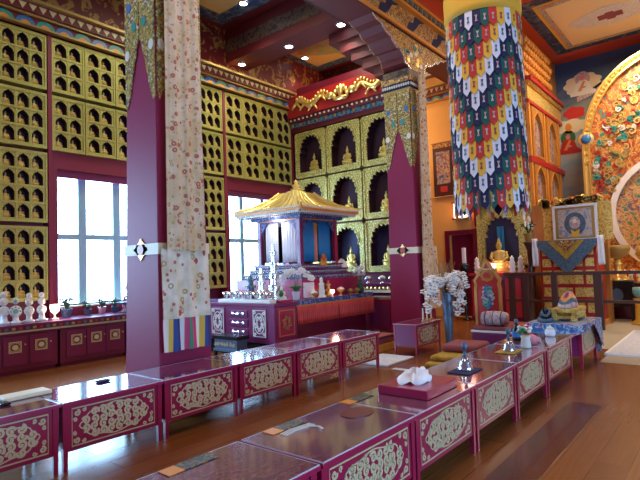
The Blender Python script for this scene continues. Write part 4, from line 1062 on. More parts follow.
q_ = D.objects.new('pavilion_lamp', l); COL.objects.link(q_); q_.location = (8.13-.72, 7.25-.05, .9+1.52)
b.build('eaves', ['blueedge', 'orange', 'lacquer_dk', 'ivory'], t)
b = MB(); prof = [(R0, 1.70), (R0, 1.735), (.62, 1.86), (.40, 2.02), (.28, 2.16), (.20, 2.20)]; g = []
for (rr, z) in prof:
    ring = []
    for k in range(4):
        for i in range(6):
            a = -1+2*i/6; lift = (.05*(a*a)) if rr > .5 else 0
            x, y = [(a, -1), (1, a), (-a, 1), (-1, -a)][k]; ring.append(b.b.verts.new((x*rr, y*rr, z+lift*(1 if rr > .9 else .4))))
    g.append(ring)
for p, q in zip(g, g[1:]):
    for i in range(24): b._f([p[i], p[(i+1) % 24], q[(i+1) % 24], q[i]])
b._f(g[-1]); b._f(g[0][::-1]); b.mi = 0
b.build('roof', 'roofgold', t)
b = MB()
for k in range(4):
    for i in range(9):
        a = -.9+1.8*i/8
        def pt(rr, z): x, y = [(a, -1), (1, a), (-a, 1), (-1, -a)][k]; return (x*rr, y*rr, z)
        b.tube([pt(R0, 1.765), pt(.62, 1.885), pt(.40, 2.035), pt(.28, 2.175)], .012, 5)
for (sx, sy) in ((-1, -1), (1, -1), (-1, 1), (1, 1)):
    b.tube([(sx*.26, sy*.26, 2.19), (sx*.42, sy*.42, 2.04), (sx*.64, sy*.64, 1.90), (sx*R0, sy*R0, 1.80), (sx*(R0+.08), sy*(R0+.08), 1.84)], [.03, .03, .03, .028, .012], 6)
b.build('roof_ribs', 'goldy', t)
MB().lathe([(.20, 2.19), (.21, 2.22), (.10, 2.24), (.13, 2.28), (.06, 2.30), (.10, 2.36), (.03, 2.40), (.05, 2.44), (0, 2.50)], n=16).build('finial', 'goldy', t, smooth=True)

# things on the fringed table
def orchid(x, y, z, s_, lab_):
    t = thing('potted_orchid', lab_, 'plant', (x, y, z)); rnd = random.Random(3)
    MB().lathe([(.06, 0), (.085, .14), (.09, .16), (.07, .16), (0, .13)], n=14).build('pot', 'whitepot', t)
    b = MB()
    for i in range(9):
        a = i*.7; b.tube([(0, 0, .13), (.07*math.cos(a), .07*math.sin(a), .26), (.17*math.cos(a), .17*math.sin(a), .24)], [.012, .026, .003], 6)
    for k in (-1, 1): b.tube([(0, 0, .14), (k*.03, -.02, .40), (k*.14, -.05, .56), (k*.30, -.10, .50)], .007, 5)
    b.build('leaves', 'leaf', t); b = MB()
    for k in (-1, 1):
        for i in range(7):
            c = Vector((k*(.06+.045*i), -.06+rnd.uniform(-.04, .03), .57-.004*i*i+rnd.uniform(-.05, .03)))
            for q in range(5): b.ell(c+Vector((.034*math.cos(q*1.257), 0, .034*math.sin(q*1.257))), (.032, .016, .032), 6)
    b.build('flowers', 'petal', t); t.scale = (s_,)*3; t.rotation_euler = (0, 0, -.7)
orchid(6.84, 6.18, .915, .90, 'white orchid in a lilac pot at the left front corner of the fringed table')
t = thing('white_statuette', 'slim white standing statuette on the fringed table', 'statuette', (7.50, 6.12, .90))
MB().lathe([(.09, 0), (.07, .03), (.05, .06), (.06, .12), (.045, .22), (.055, .27), (.02, .30), (.032, .33), (.03, .37), (0, .40)], n=14).build('body', 'ivory', t, smooth=True)
def goblet(x, y, z, s, lab, fill='ivory', m='dkgold', grp='gilt bowls on the fringed table'):
    t = thing('gilt_bowl', lab, 'bowl', (x, y, z), group=grp)
    MB().lathe([(.05, 0), (.05, .01), (.018, .03), (.018, .05), (.06, .075), (.085, .12), (.078, .12), (0, .09)], n=16).build('cup', m, t, smooth=True)
    MB().lathe([(.076, .115), (.045, .15), (0, .165)], n=14).build('filling', fill, t, smooth=True); t.scale = (s,)*3
goblet(7.28, 6.12, .90, .9, 'white-filled gilt bowl left of the slim statuette')
goblet(8.10, 6.12, .90, 1.1, 'white-heaped gilt bowl right of the butter lamp')
goblet(8.42, 6.12, .90, .8, 'small gilt bowl toward the right end of the fringed table', 'dkgold')
goblet(8.66, 6.12, .90, .8, 'last small gilt bowl at the right end of the fringed table', 'dkgold')
cup_lamp(7.80, 6.10, .90, .55, 'small burning butter lamp on the fringed table', 'redlamp', 2, (1, .55, .4))
tower(7.83, 6.22, .90, .32, .08, 'dkgold', 'dark bronze offering stand behind the butter lamp', 3)
heap('orange_garland', 'orange and brown garland at the foot of the blue curtains', ['orange', 'dkgold', 'tred'], (8.10, 6.55, 1.505), (.10, .05, .2), 5)
# flowers at the right of the pavilion
t = thing('flower_vase', 'dark vase of violet and white flowers at the right of the pavilion', 'flowers', (8.80, 6.14, .90))
MB().lathe([(.05, 0), (.085, .05), (.075, .14), (.045, .19), (.055, .21), (0, .20)], n=14).build('vase', 'dkleaf', t, smooth=True)
b = MB(); 
for i in range(14):
    a = i*2.4; q = .03+.10*random.random(); z = .3+.28*random.random(); b.tube([(0, 0, .18), (q*.5*math.cos(a), q*.5*math.sin(a), z*.7), (q*math.cos(a), q*math.sin(a), z)], .004, 5)
b.build('stems', 'leaf', t); b = MB()
for i in range(46):
    a = i*2.4; q = .03+.16*random.random(); z = .38+.24*random.random(); b.ell((q*math.cos(a), q*math.sin(a)*.7, z), (.028, .028, .022), 6, 0 if i % 3 else 1)
b.build('blossoms', ['whitepot', 'petal'], t)
heap('white_bouquet', 'white bouquet on the pavilion steps before the lower middle shrine', ['petal'], (8.93, 6.75, 1.26), (.2, .12, .30), 12)
# ---- side cabinet and counter under the alcove shrines
b = MB(); b.box(9.75, 10.28, 5.75, 8.9, 0, 1.0, 0); b.box(9.72, 10.28, 5.72, 8.9, 1.0, 1.06, 1); b.box(9.70, 9.75, 5.72, 8.9, .86, .92, 2)
for i in range(28): b.ell((9.74, 5.8+i*.11, .96), (.03, .045, .035), 8, 3)
tag(b.build('alcove_counter', ['lacquer_dk', 'purple', 'ivory', 'goldy'], None), 'dark crimson counter with a gold bead band below the alcove shrines', 'counter')
for i, y in enumerate((6.02, 6.28, 6.66)):
    goblet(9.9, y, 1.062, 1.1, ['rightmost', 'middle', 'left'][i]+' silver bowl on the alcove counter by the far column', 'ivory', 'silver', 'silver bowls on the alcove counter')
t = thing('side_cabinet', 'small red side cabinet with a tan panel between fringed table and far column', 'cabinet', (9.2, 5.62, 0))
b = MB(); b.box(0, .45, 0, .60, .10, .74); b.build('body', 'lacquer', t, bevel=.006); MB().box(-.02, .47, -.02, .62, .74, .80).build('top', 'silver', t, bevel=.006)
MB().box(.06, .39, -.01, 0, .16, .68).build('side_panel', 'wood', t); d = MB().box(-.012, 0, .05, .55, .16, .68).build('door', 'purple', t)
for x in (.02, .39):
    for y in (.02, .54): MB().box(x, x+.04, y, y+.04, 0, .10).build('leg', 'lacquer_dk', t)

# ================================================================== FLOOR VASE WITH ORCHIDS, STICKS
t = thing('floor_vase', 'tall slender blue-grey floor vase right of the small separate table', 'vase', (7.80, 3.70, 0))
MB().lathe([(.09, 0), (.095, .02), (.06, .06), (.062, .3), (.085, .75), (.095, .98), (.09, 1.0), (.08, .98), (.07, .9), (0, .85)], n=20).build('body', 'steel', t, smooth=True)
t = thing('orchid_bouquet', 'white cascading artificial orchids in the tall floor vase', 'flowers', (7.80, 3.74, .86))
rnd = random.Random(11)
right = Vector((.63, -.77, 0))
for k in range(13):
    side = -1 if k % 2 else 1; rr = .12+.24*rnd.random(); dy = rnd.uniform(-.18, .18); top = .38+.22*rnd.random(); end = rnd.uniform(-.22, .22)
    d = right*side; w_ = Vector((.77, .63, 0))*dy
    P0, P1, P2, P3 = Vector((0, 0, 0)), d*rr*.35+w_*.5+Z_*top*.9, d*rr*.75+w_+Z_*top, d*rr+w_*1.2+Z_*end
    pts = [(1-q)**3*P0+3*q*(1-q)**2*P1+3*q*q*(1-q)*P2+q**3*P3 for q in [i/12 for i in range(13)]]
    s_ = MB().tube(pts, .006, 5).build('stem', 'twig', t); b = MB()
    for i in range(15):
        c = pts[4+i*8//14] + Vector((rnd.uniform(-.08, .08), rnd.uniform(-.08, .08), rnd.uniform(-.07, .06))); a0 = rnd.random()*6
        ax = Vector((rnd.uniform(-1, -.3), rnd.uniform(-1, .2), rnd.uniform(-.3, .4))).normalized(); e1 = ax.cross(Z_).normalized(); e2 = ax.cross(e1)
        for q in range(5):
            v = e1*math.cos(a0+q*1.257)+e2*math.sin(a0+q*1.257); b.ell(c+v*.030, (.027, .027, .014), 6, 0)
        b.ell(c+ax*.012, (.008, .008, .008), 5, 1)
    b.build('blossoms', ['petal', 'mustard'], s_)
b = MB()
for i in range(30):
    a = rnd.random()*6.28; q = rnd.uniform(.03, .20); b.tube([(0, 0, 0), (q*.4*math.cos(a), q*.4*math.sin(a), .3), (q*math.cos(a)+rnd.uniform(-.04, .04), q*math.sin(a), rnd.uniform(.45, .72))], .004, 4)
b.build('dry_twigs', 'twig', t)
for i, (x, y) in enumerate(((7.72, 4.12), (7.88, 4.13), (8.06, 4.14))):
    t = thing('white_candle', ['left', 'middle', 'right'][i]+' slim white candle on the small separate table', 'candle', (x, y, .511), group='slim candles on the small table')
    MB().lathe([(.035, 0), (.035, .012), (.016, .02), (.016, .04), (0, .04)], n=12).build('holder', 'dkgold', t, smooth=True); MB().lathe([(.013, .04), (.013, .22), (0, .225)], n=10).build('stick', 'cream', t)

# ================================================================== CARVED SEAT
t = thing('carved_throne_seat', 'low crimson seat with a tall arched red and gold backrest', 'seat', (8.0, 2.30, 0))
MB().box(0, .95, 0, 1.10, 0, .14).build('base', 'lacquer_dk', t, bevel=.01); MB().box(.0, .95, .0, 1.10, .14, .34).build('box_cushion', 'plumface', t, bevel=.02)
b = MB(); b.box(-.012, .95, -.01, 1.11, .34, .375); b.build('white_piping', 'white', t, bevel=.01); MB().box(.01, .93, .01, 1.09, .375, .43).build('seat_cushion', 'rose', t, bevel=.02)
hb = [(.86+(a-.86)*.88+.13, c*.97) for a, c in [(.60, .14), (1.12, .14), (1.12, 1.05), (1.10, 1.14), (1.13, 1.22), (1.06, 1.30), (1.03, 1.38), (.96, 1.42), (.92, 1.50), (.86, 1.56), (.80, 1.50), (.76, 1.42), (.69, 1.38), (.66, 1.30), (.59, 1.22), (.62, 1.14), (.60, 1.05)]]
bk = MB(); bk.plate(hb, (.50, 0, 0), Y_, Z_, (.06, 0, 0), m=0); br = bk.build('backrest', 'red', t, bevel=.004)
b = MB(); O = (.50, 0, 0); b.ribbon([(.99+(a-.99)*.92, .8+(c-.8)*.95) for a, c in hb], .05, O, Y_, Z_, (-.014, 0, 0), m=0, closed=True)
for i in range(9): b.ell((.49, .83+i*.04, 1.34-.004*(i-4)**2*0), (.015, .022, .03), 6, 0)
for q in range(8): b.ribbon(spiral(.99+.10*math.cos(q*.785), 1.24+.08*math.sin(q*.785), .035, q, 1.2, 1, 8), .018, O, Y_, Z_, (-.012, 0, 0), m=0)
b.build('gilded_border', ['wood'], br)
b = MB()
for i in range(40):
    a = i*2.4; q = .14*math.sqrt(i/40); b.ell((.492, .99+q*.75*math.cos(a), .88+q*1.5*math.sin(a)), (.012, .022, .026), 6, i % 4)
b.build('embroidered_emblem', ['blue', 'bolster', 'celadon', 'teal'], br)
t = thing('bolster', 'mauve brocade bolster lying on the crimson seat before the backrest', 'bolster', (8.20, 3.08, .432))
b = MB(); prof = [(0, -.21), (.05, -.22), (.10, -.20), (.115, -.12), (.12, 0), (.115, .12), (.10, .20), (.05, .22), (0, .21)]
b.lathe(prof, n=20); bmesh.ops.rotate(b.b, verts=b.b.verts, matrix=Matrix.Rotation(PI/2, 3, 'X')); bmesh.ops.translate(b.b, verts=b.b.verts, vec=(0, 0, .121)); b.build('body', 'bolster', t, smooth=True)
for y in (-.13, 0, .13):
    b = MB(); b.lathe([(.116, -.012), (.126, 0), (.116, .012)], n=20, cap=False)
    bmesh.ops.rotate(b.b, verts=b.b.verts, matrix=Matrix.Rotation(PI/2, 3, 'X')); bmesh.ops.translate(b.b, verts=b.b.verts, vec=(0, y, .121)); b.build('band', 'slate', t, smooth=True)

# ================================================================== THANGKA, CANDLE BY THE DOOR
t = thing('thangka', 'painted scroll in a dark brocade mount hanging on the ochre wall', 'painting', (12.95, 6.08, 3.30))
MB().box(.0, .03, -.30, .30, 0, 1.5).build('brocade_mount', 'dkwood', t); MB().box(-.012, 0, -.20, .20, .35, 1.25).build('painting', 'thangka', t); MB().box(-.012, 0, -.30, .30, 1.36, 1.48).build('top_band', 'brocade_red', t)
b = MB().tube([(0, -.36, -.01), (0, .36, -.01)], .022, 8); b.build('roller', 'wood', t); MB().tube([(.01, -.34, 1.51), (.01, .34, 1.51)], .016, 8).build('hanging_rod', 'wood', t)
MB().box(-.014, 0, -.10, .10, .12, .28).build('lower_patch', 'tred', t)
t = thing('candle_stand', 'dark floor stand with a thick white candle before the passage door', 'candle stand', (12.4, 5.37, 0))
MB().lathe([(.11, 0), (.115, .03), (.04, .06), (.03, .5), (.06, .55), (.03, .6), (.04, 1.1), (.12, 1.3), (.13, 1.42), (.05, 1.45), (.0, 1.45)], n=16).build('stand', 'black', t, smooth=True); MB().lathe([(.055, 1.45), (.055, 1.84), (0, 1.85)], n=14).build('candle', 'white', t)
t = thing('guardian_lamp', 'red glowing lantern under the hanging banner on the ochre wall', 'lamp', (12.88, 5.62, 2.62))
MB().box(-.06, .06, -.22, .22, 0, .04).box(-.06, .06, -.22, .22, .44, .48).build('case', 'brocade_red', t); MB().box(-.04, .04, -.17, -.02, .05, .43).box(-.04, .04, .02, .17, .05, .43).build('panes', 'redlamp', t); MB().box(.06, .12, -.2, .2, .0, .48).build('back_plate', 'dkgold', t)

# ================================================================== GILDED NICHE SHRINE ON THE ALTAR SIDE
t = thing('niche_shrine', 'large gilded niche shrine under the hanging banner, blue scarf inside', 'shrine', (12.9, 3.95, 1.28))
b = MB(); b.plate(rect(0, 1.24, 0, 1.66), (0, 0, 0), Y_, Z_, (.09, 0, 0), [cusped(.62, .12, .86, 1.24)], back=False); b.box(-.03, 0, 0, .1, 0, 1.66); b.box(-.03, 0, 1.14, 1.24, 0, 1.66); b.box(-.03, 0, 0, 1.24, 0, .08); b.box(-.05, 0, -.0, 1.24, 1.6, 1.66)
b.ribbon(cusped(.62, .12, .92, 1.30), .04, (0, 0, 0), Y_, Z_, (-.02, 0, 0)); b.build('frame', 'niche2', t); MB().box(.085, .095, .05, 1.2, .05, 1.6).build('back_board', 'bluelining', t)
t = thing('shrine_cabinet', 'dark red cabinet below the large gilded niche shrine', 'cabinet', (12.35, 3.92, 0))
MB().box(0, .55, 0, 1.30, 0, 1.12).build('body', 'lacquer_dk', t, bevel=.01); MB().box(-.04, .55, -.02, 1.32, 1.12, 1.18).build('top', 'red', t, bevel=.01)
for k in range(3): MB().box(-.015, 0, .04+k*.42, .42+k*.42, .12, 1.04).build('door', 'lacquer_dk' if k % 2 else 'red', t, bevel=.004)
o = figure(.62, n=12).build('gilded_statue', 'dkgold2', None, loc=(12.68, 4.56, 1.185), smooth=True); o.rotation_euler = (0, 0, -PI/2); o.scale = (1.3, .6, 1.42); tag(o, 'gilded seated statue in the large shrine beneath the banner', 'statue')
o = MB(); cloth_sheet(o, lambda a, c: (12.90-.02*math.sin(a*9), 4.50+.16*a, 2.35-.62*c), 10, 4); o = o.build('blue_scarf', 'curtainb', None); o.modifiers.new('s', 'SOLIDIFY').thickness = .01; tag(o, 'blue silk scarf hanging behind the statue in the large shrine', 'scarf')
for i, (y) in enumerate((5.06, 4.18, 3.98)):
    t = thing('white_torma', ['leftmost', 'middle', 'rightmost'][i]+' of three knobbly white tormas on the red shrine cabinet', 'offering', (12.45, y, 1.18), group='white tormas on the shrine cabinet')
    b = MB(); b.lathe([(.07, 0), (.085, .04), (.05, .09), (.09, .14), (.05, .20), (.075, .25), (.04, .31), (.055, .35), (0, .42)], n=14); b.build('body', 'petal', t, smooth=True)
cup_lamp(12.48, 4.66, 1.18, .95, 'glowing pink cup lamp on the red shrine cabinet', 'redlamp', 3, (1, .5, .42))

# ================================================================== SIDE WALL ARCHED PICTURES
pic0 = None
for r_, z in enumerate((4.14, 2.72)):
    for c, x in enumerate((13.38, 14.72)):
        lab_ = '%s %s arched painted panel on the orange side wall' % (['upper', 'lower'][r_], ['near', 'far'][c])
        t = thing('arched_panel', lab_, 'panel', (x, 3.86, z), group='arched panels of the orange side wall')
        pts = [(0, 0), (.78, 0), (.78, .75), (.70, .95), (.55, 1.08), (.39, 1.18), (.23, 1.08), (.08, .95), (0, .75)]
        b = MB(); b.plate([(-.10, -.05), (.88, -.05), (.88, 1.25), (-.10, 1.25)], (0, -.10, 0), X_, Z_, (0, .09, 0), [pts]); b.build('frame', 'wood', t)
        MB().box(-.05, .83, -.015, -.005, 0, 1.2).build('painting', 'thangka', t)
        MB().ribbon(pts, .04, (0, -.10, 0), X_, Z_, (0, -.012, 0), closed=True).build('moulding', 'orange', t)

# ================================================================== MURAL FIGURES
def blobshape(cx, cy, rx, ry, lobes, amp, n=48, ph=0): return [(cx+rx*(1+amp*abs(math.sin(lobes*t*PI/n+ph)))*math.cos(2*PI*t/n), cy+ry*(1+amp*abs(math.sin(lobes*t*PI/n+ph)))*math.sin(2*PI*t/n)) for t in range(n)]
def mural_figure(name, lab, y, z, s, robe, face, aura, cloud):
    t = thing(name, lab, 'mural figure', (16.194, y, z)); A = dict(U=-Y_, V_=Z_)
    def pl(nm, pts, m, d): MB().plate([(a*s, c*s) for a, c in pts], (-.003*d, 0, 0), -Y_, Z_, (.003, 0, 0)).build(nm, m, t)
    if cloud: pl('cloud', blobshape(0, .45, .80, .50, 9, .18), cloud, 0)
    pl('aura', circ((0, .72), .36, .40), aura, 1); pl('robe', [(-.60, -.12), (.60, -.12), (.62, .02), (.40, .18), (.30, .52), (.12, .66), (-.12, .66), (-.30, .52), (-.40, .18), (-.62, .02)], robe, 2)
    pl('sash', [(-.25, .1), (.02, .60), (.14, .58), (-.08, .08)], 'orange', 3); pl('head', circ((0, .78), .12, .15, 16), face, 4); pl('hands', circ((.02, .28), .14, .06, 12), face, 4)
mural_figure('mural_monk', 'red-robed seated figure with a green halo painted on the mural', 3.60, 4.62, .56, 'red', 'pink', 'leaf', None)
mural_figure('mural_sage', 'white-robed seated figure on a pale green cloud painted high on the mural', 3.13, 6.28, .56, 'ivory', 'pink', 'bolster', 'cream')
t = thing('mural_sun', 'small red sun with orange disc painted among the mural clouds', 'mural figure', (16.194, 3.40, 5.74))
MB().plate(blobshape(0, 0, .26, .16, 5, .2), (0, 0, 0), -Y_, Z_, (.003, 0, 0)).build('red_disc', 'tred', t); MB().plate(blobshape(-.12, -.38, .42, .18, 7, .2), (-.003, 0, 0), -Y_, Z_, (.003, 0, 0)).build('cloud', 'cream', t); MB().plate(circ((-.18, -.40), .09, .12, 14), (-.006, 0, 0), -Y_, Z_, (.003, 0, 0)).build('orange_disc', 'orange', t)
MB().plate([(.10, .30), (.5, .42), (1.2, .80), (1.62, .96), (1.66, 1.06), (1.2, .98), (.6, .66), (.1, .44)], (0, 0, 0), -Y_, Z_, (.003, 0, 0)).build('ray', 'bolster', t)

# ================================================================== MAIN ALTAR: AUREOLE, HALO, STATUE
AX = 15.2; AY = .95
def arch_out(hw, z0, zs, zt, n=28):
    p = [(AY+hw, z0)]
    for i in range(n+1):
        t = PI*i/n; p.append((AY+hw*math.cos(t)*(1 if True else 1), zs+(zt-zs)*math.sin(t)**.82))
    p.append((AY-hw, z0)); return p
t = thing('gilded_aureole', 'great gilded arch backing the altar, crowded with coloured relief', 'altar', (AX, 0, 0))
outer, inner = arch_out(2.05, .9, 4.1, 6.75, 60), arch_out(1.91, .9, 4.05, 6.6, 60)
b = MB(); b.plate(outer+inner[::-1], (-.12, 0, 0), Y_, Z_, (.3, 0, 0), m=0)
for i in range(0, len(outer)):
    p = outer[i]; b.ell((-.13, AY+(p[0]-AY)*.965, p[1]-.06), (.04, .055, .055), 7, 1)
b.ribbon(outer, .05, (-.12, 0, 0), Y_, Z_, (-.05, 0, 0), m=1); b.ribbon(inner, .04, (-.12, 0, 0), Y_, Z_, (-.05, 0, 0), m=1)
b.build('arch_rim', ['gold', 'goldy'], t)
b = MB(); b.plate(inner, (0, 0, 0), Y_, Z_, (.15, 0, 0), [circ((AY, 2.55), 1.52, 1.52, 36)], m=0); b.build('relief_field', 'aureole', t)
b = MB(); rnd = random.Random(5)
for i in range(420):
    a = rnd.random()*PI*1.1-.15; q = rnd.uniform(1.60, 2.9); y = AY+min(1.84, q*.80)*math.cos(a); z = 3.2+q*1.08*math.sin(a)
    if z < 1.4 or math.hypot(y-AY, z-2.55) < 1.58: continue
    if y-AY > 0 and ((y-AY)/1.8)**2+(max(0, z-4.05)/2.4)**2 > 1: continue
    b.ribbon(spiral(y, z, rnd.uniform(.05, .11), rnd.random()*6, 1.3, rnd.choice((-1, 1)), 10), [.045-.003*k for k in range(11)], (0, 0, 0), Y_, Z_, (-rnd.uniform(.03, .09), 0, 0), m=i % 7 if i % 7 < 5 else 0)
b.build('relief_scrolls', ['goldy', 'dkgold2', 'red', 'teal', 'ivory'], t)
for k, (y, z) in enumerate(((AY+1.96, 4.66), (AY-1.96, 4.66))):
    j = MB().ell((-.17, y, z), (.06, .13, .13), 12).build('jewel', 'blue', t, smooth=True); js = MB().lathe([(.13, -.02), (.19, 0), (.13, .02)], n=16, cap=False).build('jewel_setting', 'goldy', t); js.rotation_euler = (0, PI/2, 0); js.location = (-.14, y, z)
b = MB(); b.plate(circ((AY, 2.55), 1.54, 1.54, 48), (-.08, 0, 0), Y_, Z_, (.1, 0, 0), [circ((AY, 2.55), 1.39, 1.39, 48)]); b.build('halo_ring', 'halo', t)
MB().plate(circ((AY, 2.55), 1.42, 1.42, 40), (.02, 0, 0), Y_, Z_, (.1, 0, 0)).build('halo_field', 'aureole2', t)
o = figure(2.6, n=20).build('great_statue', 'goldy', None, loc=(14.42, AY-.05, .905), smooth=True); o.rotation_euler = (0, 0, -PI/2); o.scale = (1, .62, 1); tag(o, 'great gilded seated statue before the white halo, mostly past the right edge', 'statue')
t = thing('altar_platform', 'dark draped altar platform under the gilded arch', 'altar', (13.84, 0, 0))
MB().box(0, 1.9, -1.6, 3.1, 0, .84).build('body', 'lacquer_dk', t); MB().box(-.03, 1.9, -1.65, 3.15, .84, .895).build('top', 'goldy', t, bevel=.01)
b = MB(); rnd = random.Random(9)
for i in range(20): b.ell((13.95, 1.75+i*.04, .98+rnd.random()*.12), (.06, .05, .10+.05*rnd.random()), 7, i % 4)
tag(b.build('offering_cluster', ['petal', 'goldy', 'tred', 'silver'], None), 'cluster of small offerings on the altar base right of the brass lamp', 'offering', None, 'stuff')
t = thing('black_offering_table', 'black lacquer table carrying the brass lamp beyond the rail', 'table', (13.2, 1.78, 0))
MB().box(0, .6, 0, .72, .86, .92).build('top', 'black', t, bevel=.006); MB().box(.03, .57, .03, .69, .35, .86).build('body', 'black', t); MB().plate(circ((.34, .6), .12, .16, 16), (.028, 0, 0), Y_, Z_, (-.01, 0, 0)).build('emblem', 'steel', t)
for x in (.03, .51):
    for y in (.03, .63): MB().box(x, x+.06, y, y+.06, 0, .35).build('leg', 'black', t)
t = thing('brass_lamp', 'large brass butter lamp on the black table behind the rail', 'lamp', (13.5, 2.12, .921))
MB().lathe([(.26, 0), (.27, .04), (.18, .08), (.17, .12), (.08, .18), (.07, .36), (.12, .40), (.06, .44), (.07, .50)], n=22).build('foot', 'goldy', t, smooth=True); MB().lathe([(.07, .5), (.22, .60), (.28, .72), (.29, .82), (.26, .82), (0, .74)], n=22).build('bowl', 'dkgold', t, smooth=True)
t = thing('brass_floor_stand', 'bright yellow brass stand on the floor at the right edge', 'stand', (12.9, 1.62, 0))
MB().lathe([(.20, 0), (.22, .04), (.13, .10), (.12, .5), (.16, .56), (.0, .58)], n=20).build('pedestal', 'tyel', t, smooth=True); MB().lathe([(.10, .58), (.16, .68), (.15, .80), (.0, .80)], n=18).build('bowl', 'celadon', t, smooth=True)

# ================================================================== PICTURE THRONE
t = thing('picture_throne', 'tall red and gold tiered throne holding the framed mandala picture', 'throne', (12.1, 2.28, 0))
MB().box(0, .8, 0, 1.15, 0, 1.80).build('body', 'red', t, bevel=.01)
b = MB()
for k, (z0, z1) in enumerate(((.30, .55), (.64, .84), (.92, 1.22), (1.30, 1.48), (1.55, 1.74))):
    segs = [(.05, .22), (.28, .86), (.92, 1.10)] if k != 1 else [(.05, .45), (.5, .8), (.85, 1.10)]
    for (a, c) in segs: b.box(-.02, 0, a, c, z0, z1)
b.build('gilded_panels', 'giltpanel', t); MB().box(-.05, .85, -.04, 1.19, 1.80, 1.86).build('top_ledge', 'orange', t, bevel=.01); MB().box(-.06, .86, -.05, 1.20, 0, .12).build('plinth', 'orange', t)
t = thing('framed_picture', 'white-framed mandala painting standing on the red throne', 'picture', (12.2, 2.24, 1.862))
MB().plate(rect(0, .90, 0, .80), (0, 0, 0), Y_, Z_, (.05, 0, 0), [rect(.05, .85, .05, .75)]).build('frame', 'white', t); MB().plate(rect(.05, .85, .05, .75), (.012, 0, 0), Y_, Z_, (.03, 0, 0), [rect(.11, .79, .09, .71)]).build('mount', 'dkgold', t); pp = MB().box(.025, .03, .10, .80, .08, .72).build('painting', 'picture', t)
b = MB(); b.plate(circ((.45, .38), .22, .25, 24), (.022, 0, 0), Y_, Z_, (.003, 0, 0), m=0); b.plate(circ((.45, .40), .11, .14, 20), (.019, 0, 0), Y_, Z_, (.003, 0, 0), m=1); b.plate([(.38, .12), (.45, .05), (.52, .12), (.54, .26), (.45, .2), (.36, .26)], (.016, 0, 0), Y_, Z_, (.003, 0, 0), m=2); b.plate(circ((.45, .44), .04, .05, 12), (.014, 0, 0), Y_, Z_, (.003, 0, 0), m=3); b.plate([(.70, .13), (.83, .17), (.80, .10)], (.016, 0, 0), Y_, Z_, (.003, 0, 0), m=2)
b.build('mandala_figure', ['slate', 'bolster', 'tyel', 'ivory'], pp)
b = MB(); cloth_sheet(b, lambda a, c: (12.02-.005*math.sin(a*20), 2.22+1.26*a, 1.885-c*(.10+.66*(1-abs(2*a-1)))), 30, 10); cloth_sheet(b, lambda a, c: (12.03+.15*c, 2.22+1.26*a, 1.89), 20, 2)
o = b.build('pennant_cloth', 'slate', None); o.modifiers.new('s', 'SOLIDIFY').thickness = .012
tag(o, 'slate blue triangular altar cloth with a gold chevron over the throne front', 'cloth')
b = MB(); b.plate([(2.47, 1.875), (2.85, 1.44), (3.23, 1.875), (3.08, 1.875), (2.85, 1.60), (2.62, 1.875)], (12.00, 0, 0), Y_, Z_, (-.006, 0, 0), m=0); b.plate([(2.64, 1.875), (2.85, 1.62), (3.06, 1.875)], (12.0, 0, 0), Y_, Z_, (-.004, 0, 0), m=1); q = b.build('gold_chevron', ['mustard', 'brocade_red'], o)
for i, (y, lab_) in enumerate(((3.50, 'white silk scarf hanging at the left of the picture throne'), (2.17, 'white silk scarf hanging at the right of the framed picture'))):
    b = MB(); cloth_sheet(b, lambda a, c: (12.0+.02*math.sin(a*9+c*3), y-.06+.12*a, 1.95-.62*c), 8, 8); q = b.build('silk_scarf', 'white', None, smooth=True); q.modifiers.new('s', 'SOLIDIFY').thickness = .008; tag(q, lab_, 'scarf', 'white scarves on the picture throne')
pot_plant(12.15, 3.66, 1.90, 1.5, 'white orchid plant on a pedestal left of the framed picture', 'petal', 'dkgold', 8)
b = MB().lathe([(.14, 0), (.15, .05), (.07, .1), (.06, 1.7), (.13, 1.86), (.14, 1.90)], n=16); tag(b.build('plant_pedestal', 'dkwood', None, loc=(12.15, 3.66, 0), smooth=True), 'slim dark pedestal carrying the white orchid plant', 'pedestal')
b = MB(); rnd = random.Random(2)
for i in range(34): b.ribbon(spiral(2.2+1.2*rnd.random(), 2.66+.14*rnd.random(), .09, rnd.random()*6, 1.3, 1, 10), .04, (12.42, 0, 0), Y_, Z_, (-.05, 0, 0))
b.box(12.40, 12.50, 2.0, 3.4, 1.862, 2.70)
tag(b.build('gilded_backscreen', 'giltpanel', None), 'carved gilded screen rising just behind the framed picture', 'screen')
b = MB()
for i in range(12): b.ell((13.05, 2.3+i*.12, 2.84+rnd.random()*.08), (.06, .06, .06), 8, i % 4)
b.box(12.97, 13.2, 2.2, 3.8, 0, 2.80, 4)
tag(b.build('flower_shelf', ['tyel', 'tred', 'purple', 'goldy', 'wood'], None), 'tall wooden shelf topped with yellow, red and violet flowers under the mural', 'shelf')

# ================================================================== RAIL
t = thing('altar_rail', 'dark wooden two-bar rail across the front of the altar', 'railing', (11.66, 0, 0))
b = MB(); b.box(-.04, .04, -1.5, 4.12, 1.13, 1.20).build('top_rail', 'dkwood', t, bevel=.01); b = MB(); b.box(-.03, .03, -1.5, 4.08, .55, .61).build('lower_rail', 'dkwood', t, bevel=.008)
for y in (3.95, 3.64, 3.04): MB().box(-.045, .045, y-.06, y+.06, 0, 1.13).build('post', 'dkwood', t, bevel=.006)
for y in (2.20, .4): MB().box(-.06, .06, y-.08, y+.08, 0, 1.13).build('post', 'dkwood', t, bevel=.006)
# rugs
struct('trim_12', MB().box(8.12, 14, -5, 1.58, 0, .004).box(9.3, 14, 1.58, 2.3, 0, .004), 'beige')
b = MB(); b.box(0, 2.9, -2.2, 0, 0, .03, 0); b.box(.05, 2.85, -2.15, -.05, .03, .034, 1)
t = b.build('white_rug', ['white', 'rug'], None, loc=(8.7, 1.62, .004)); tag(t, 'white rug on the beige matting before the altar', 'rug')

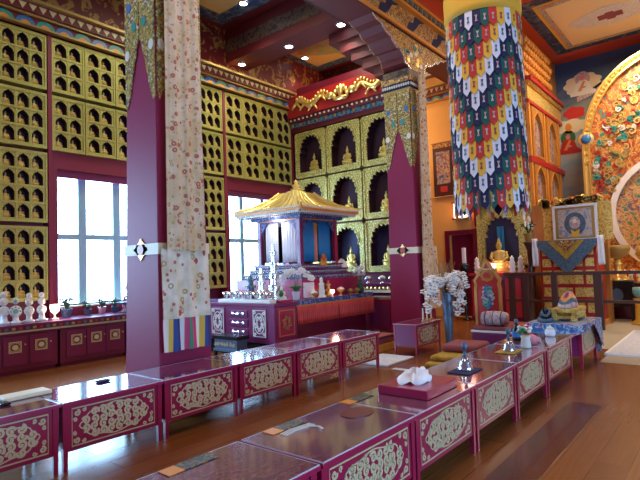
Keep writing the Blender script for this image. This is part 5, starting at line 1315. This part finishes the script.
# ================================================================== HANGING CYLINDRICAL BANNER
BX, BY, BR, BT, BB = 6.5, 2.40, .47, 4.76, 2.24
t = thing('cylinder_banner', 'large hanging cylindrical banner of pointed multicolour cloth tabs', 'banner', (BX, BY, BB))
H_ = BT-BB; n = 30
b = MB(); b.lathe([(BR*.955, .06), (BR*.965, H_+.3)], n=48); b.build('inner_drum', 'navy', t, smooth=True)
b = MB(); b.lathe([(BR*1.01, H_-.14), (BR*1.04, H_-.06), (BR*1.04, H_+.22), (BR*1.0, H_+.3), (0, H_+.34)], n=48); b.build('saffron_collar', 'tyel', t, smooth=True)
pal = [0, 1, 2, 3, 4]; rows = 12; rh = (H_-.06)/rows*1.0
for r_ in range(rows):
    b = MB(); ztop = H_-.10-r_*rh; hh = rh*1.42; Rr = BR*(.975+.004*(rows-r_)*.3)
    for i in range(n):
        a0 = 2*PI*(i-.5+r_*.08)/n; a1 = a0+2*PI/n*.985; am = (a0+a1)/2; k = [4, 0, 1, 2, 3][(r_-abs(((i-20+5) % 10)-5)) % 5]
        def P(a, z, rr): return b.b.verts.new((rr*math.cos(a), rr*math.sin(a), z))
        ro = Rr*1.012; Ra = Rr*1.03
        b.mi = k; vs = [P(a0, ztop, Rr), P(a1, ztop, Rr), P(a1, ztop-hh*.78, Ra), P(am, ztop-hh, Ra), P(a0, ztop-hh*.78, Ra)]; b._f(vs)
        b.mi = 5 if k in (0, 1, 2) else 6 if k == 4 else 7
        w = 2*PI/n*.17; c0 = ztop-hh*.40; c1 = ztop-hh*.68; q = Ra*1.006
        b._f([P(am-w, c0, q), P(am+w, c0, q), P(am+w*.3, (c0+c1)/2, q), P(am+w, c1, q), P(am-w, c1, q), P(am-w*.3, (c0+c1)/2, q)])
    b.build('tab_row', ['navy', 'green', 'tred', 'tyel', 'twhite', 'bolster', 'slate', 'rose'], t)
b = MB()
for i in range(18):
    a = 2*PI*i/18; x, y = BR*.97*math.cos(a), BR*.97*math.sin(a); b.tube([(x, y, .14), (x, y, -.16)], [.014, .020], 5, m=i % 4)
b.build('tassels', ['ivory', 'tred', 'mustard', 'purple'], t)
b = MB(); b.tube([(0, 0, H_+.3), (0, 0, CZ-BB-.02)], .03, 8); b.build('hanging_rope', 'dkgold', t)
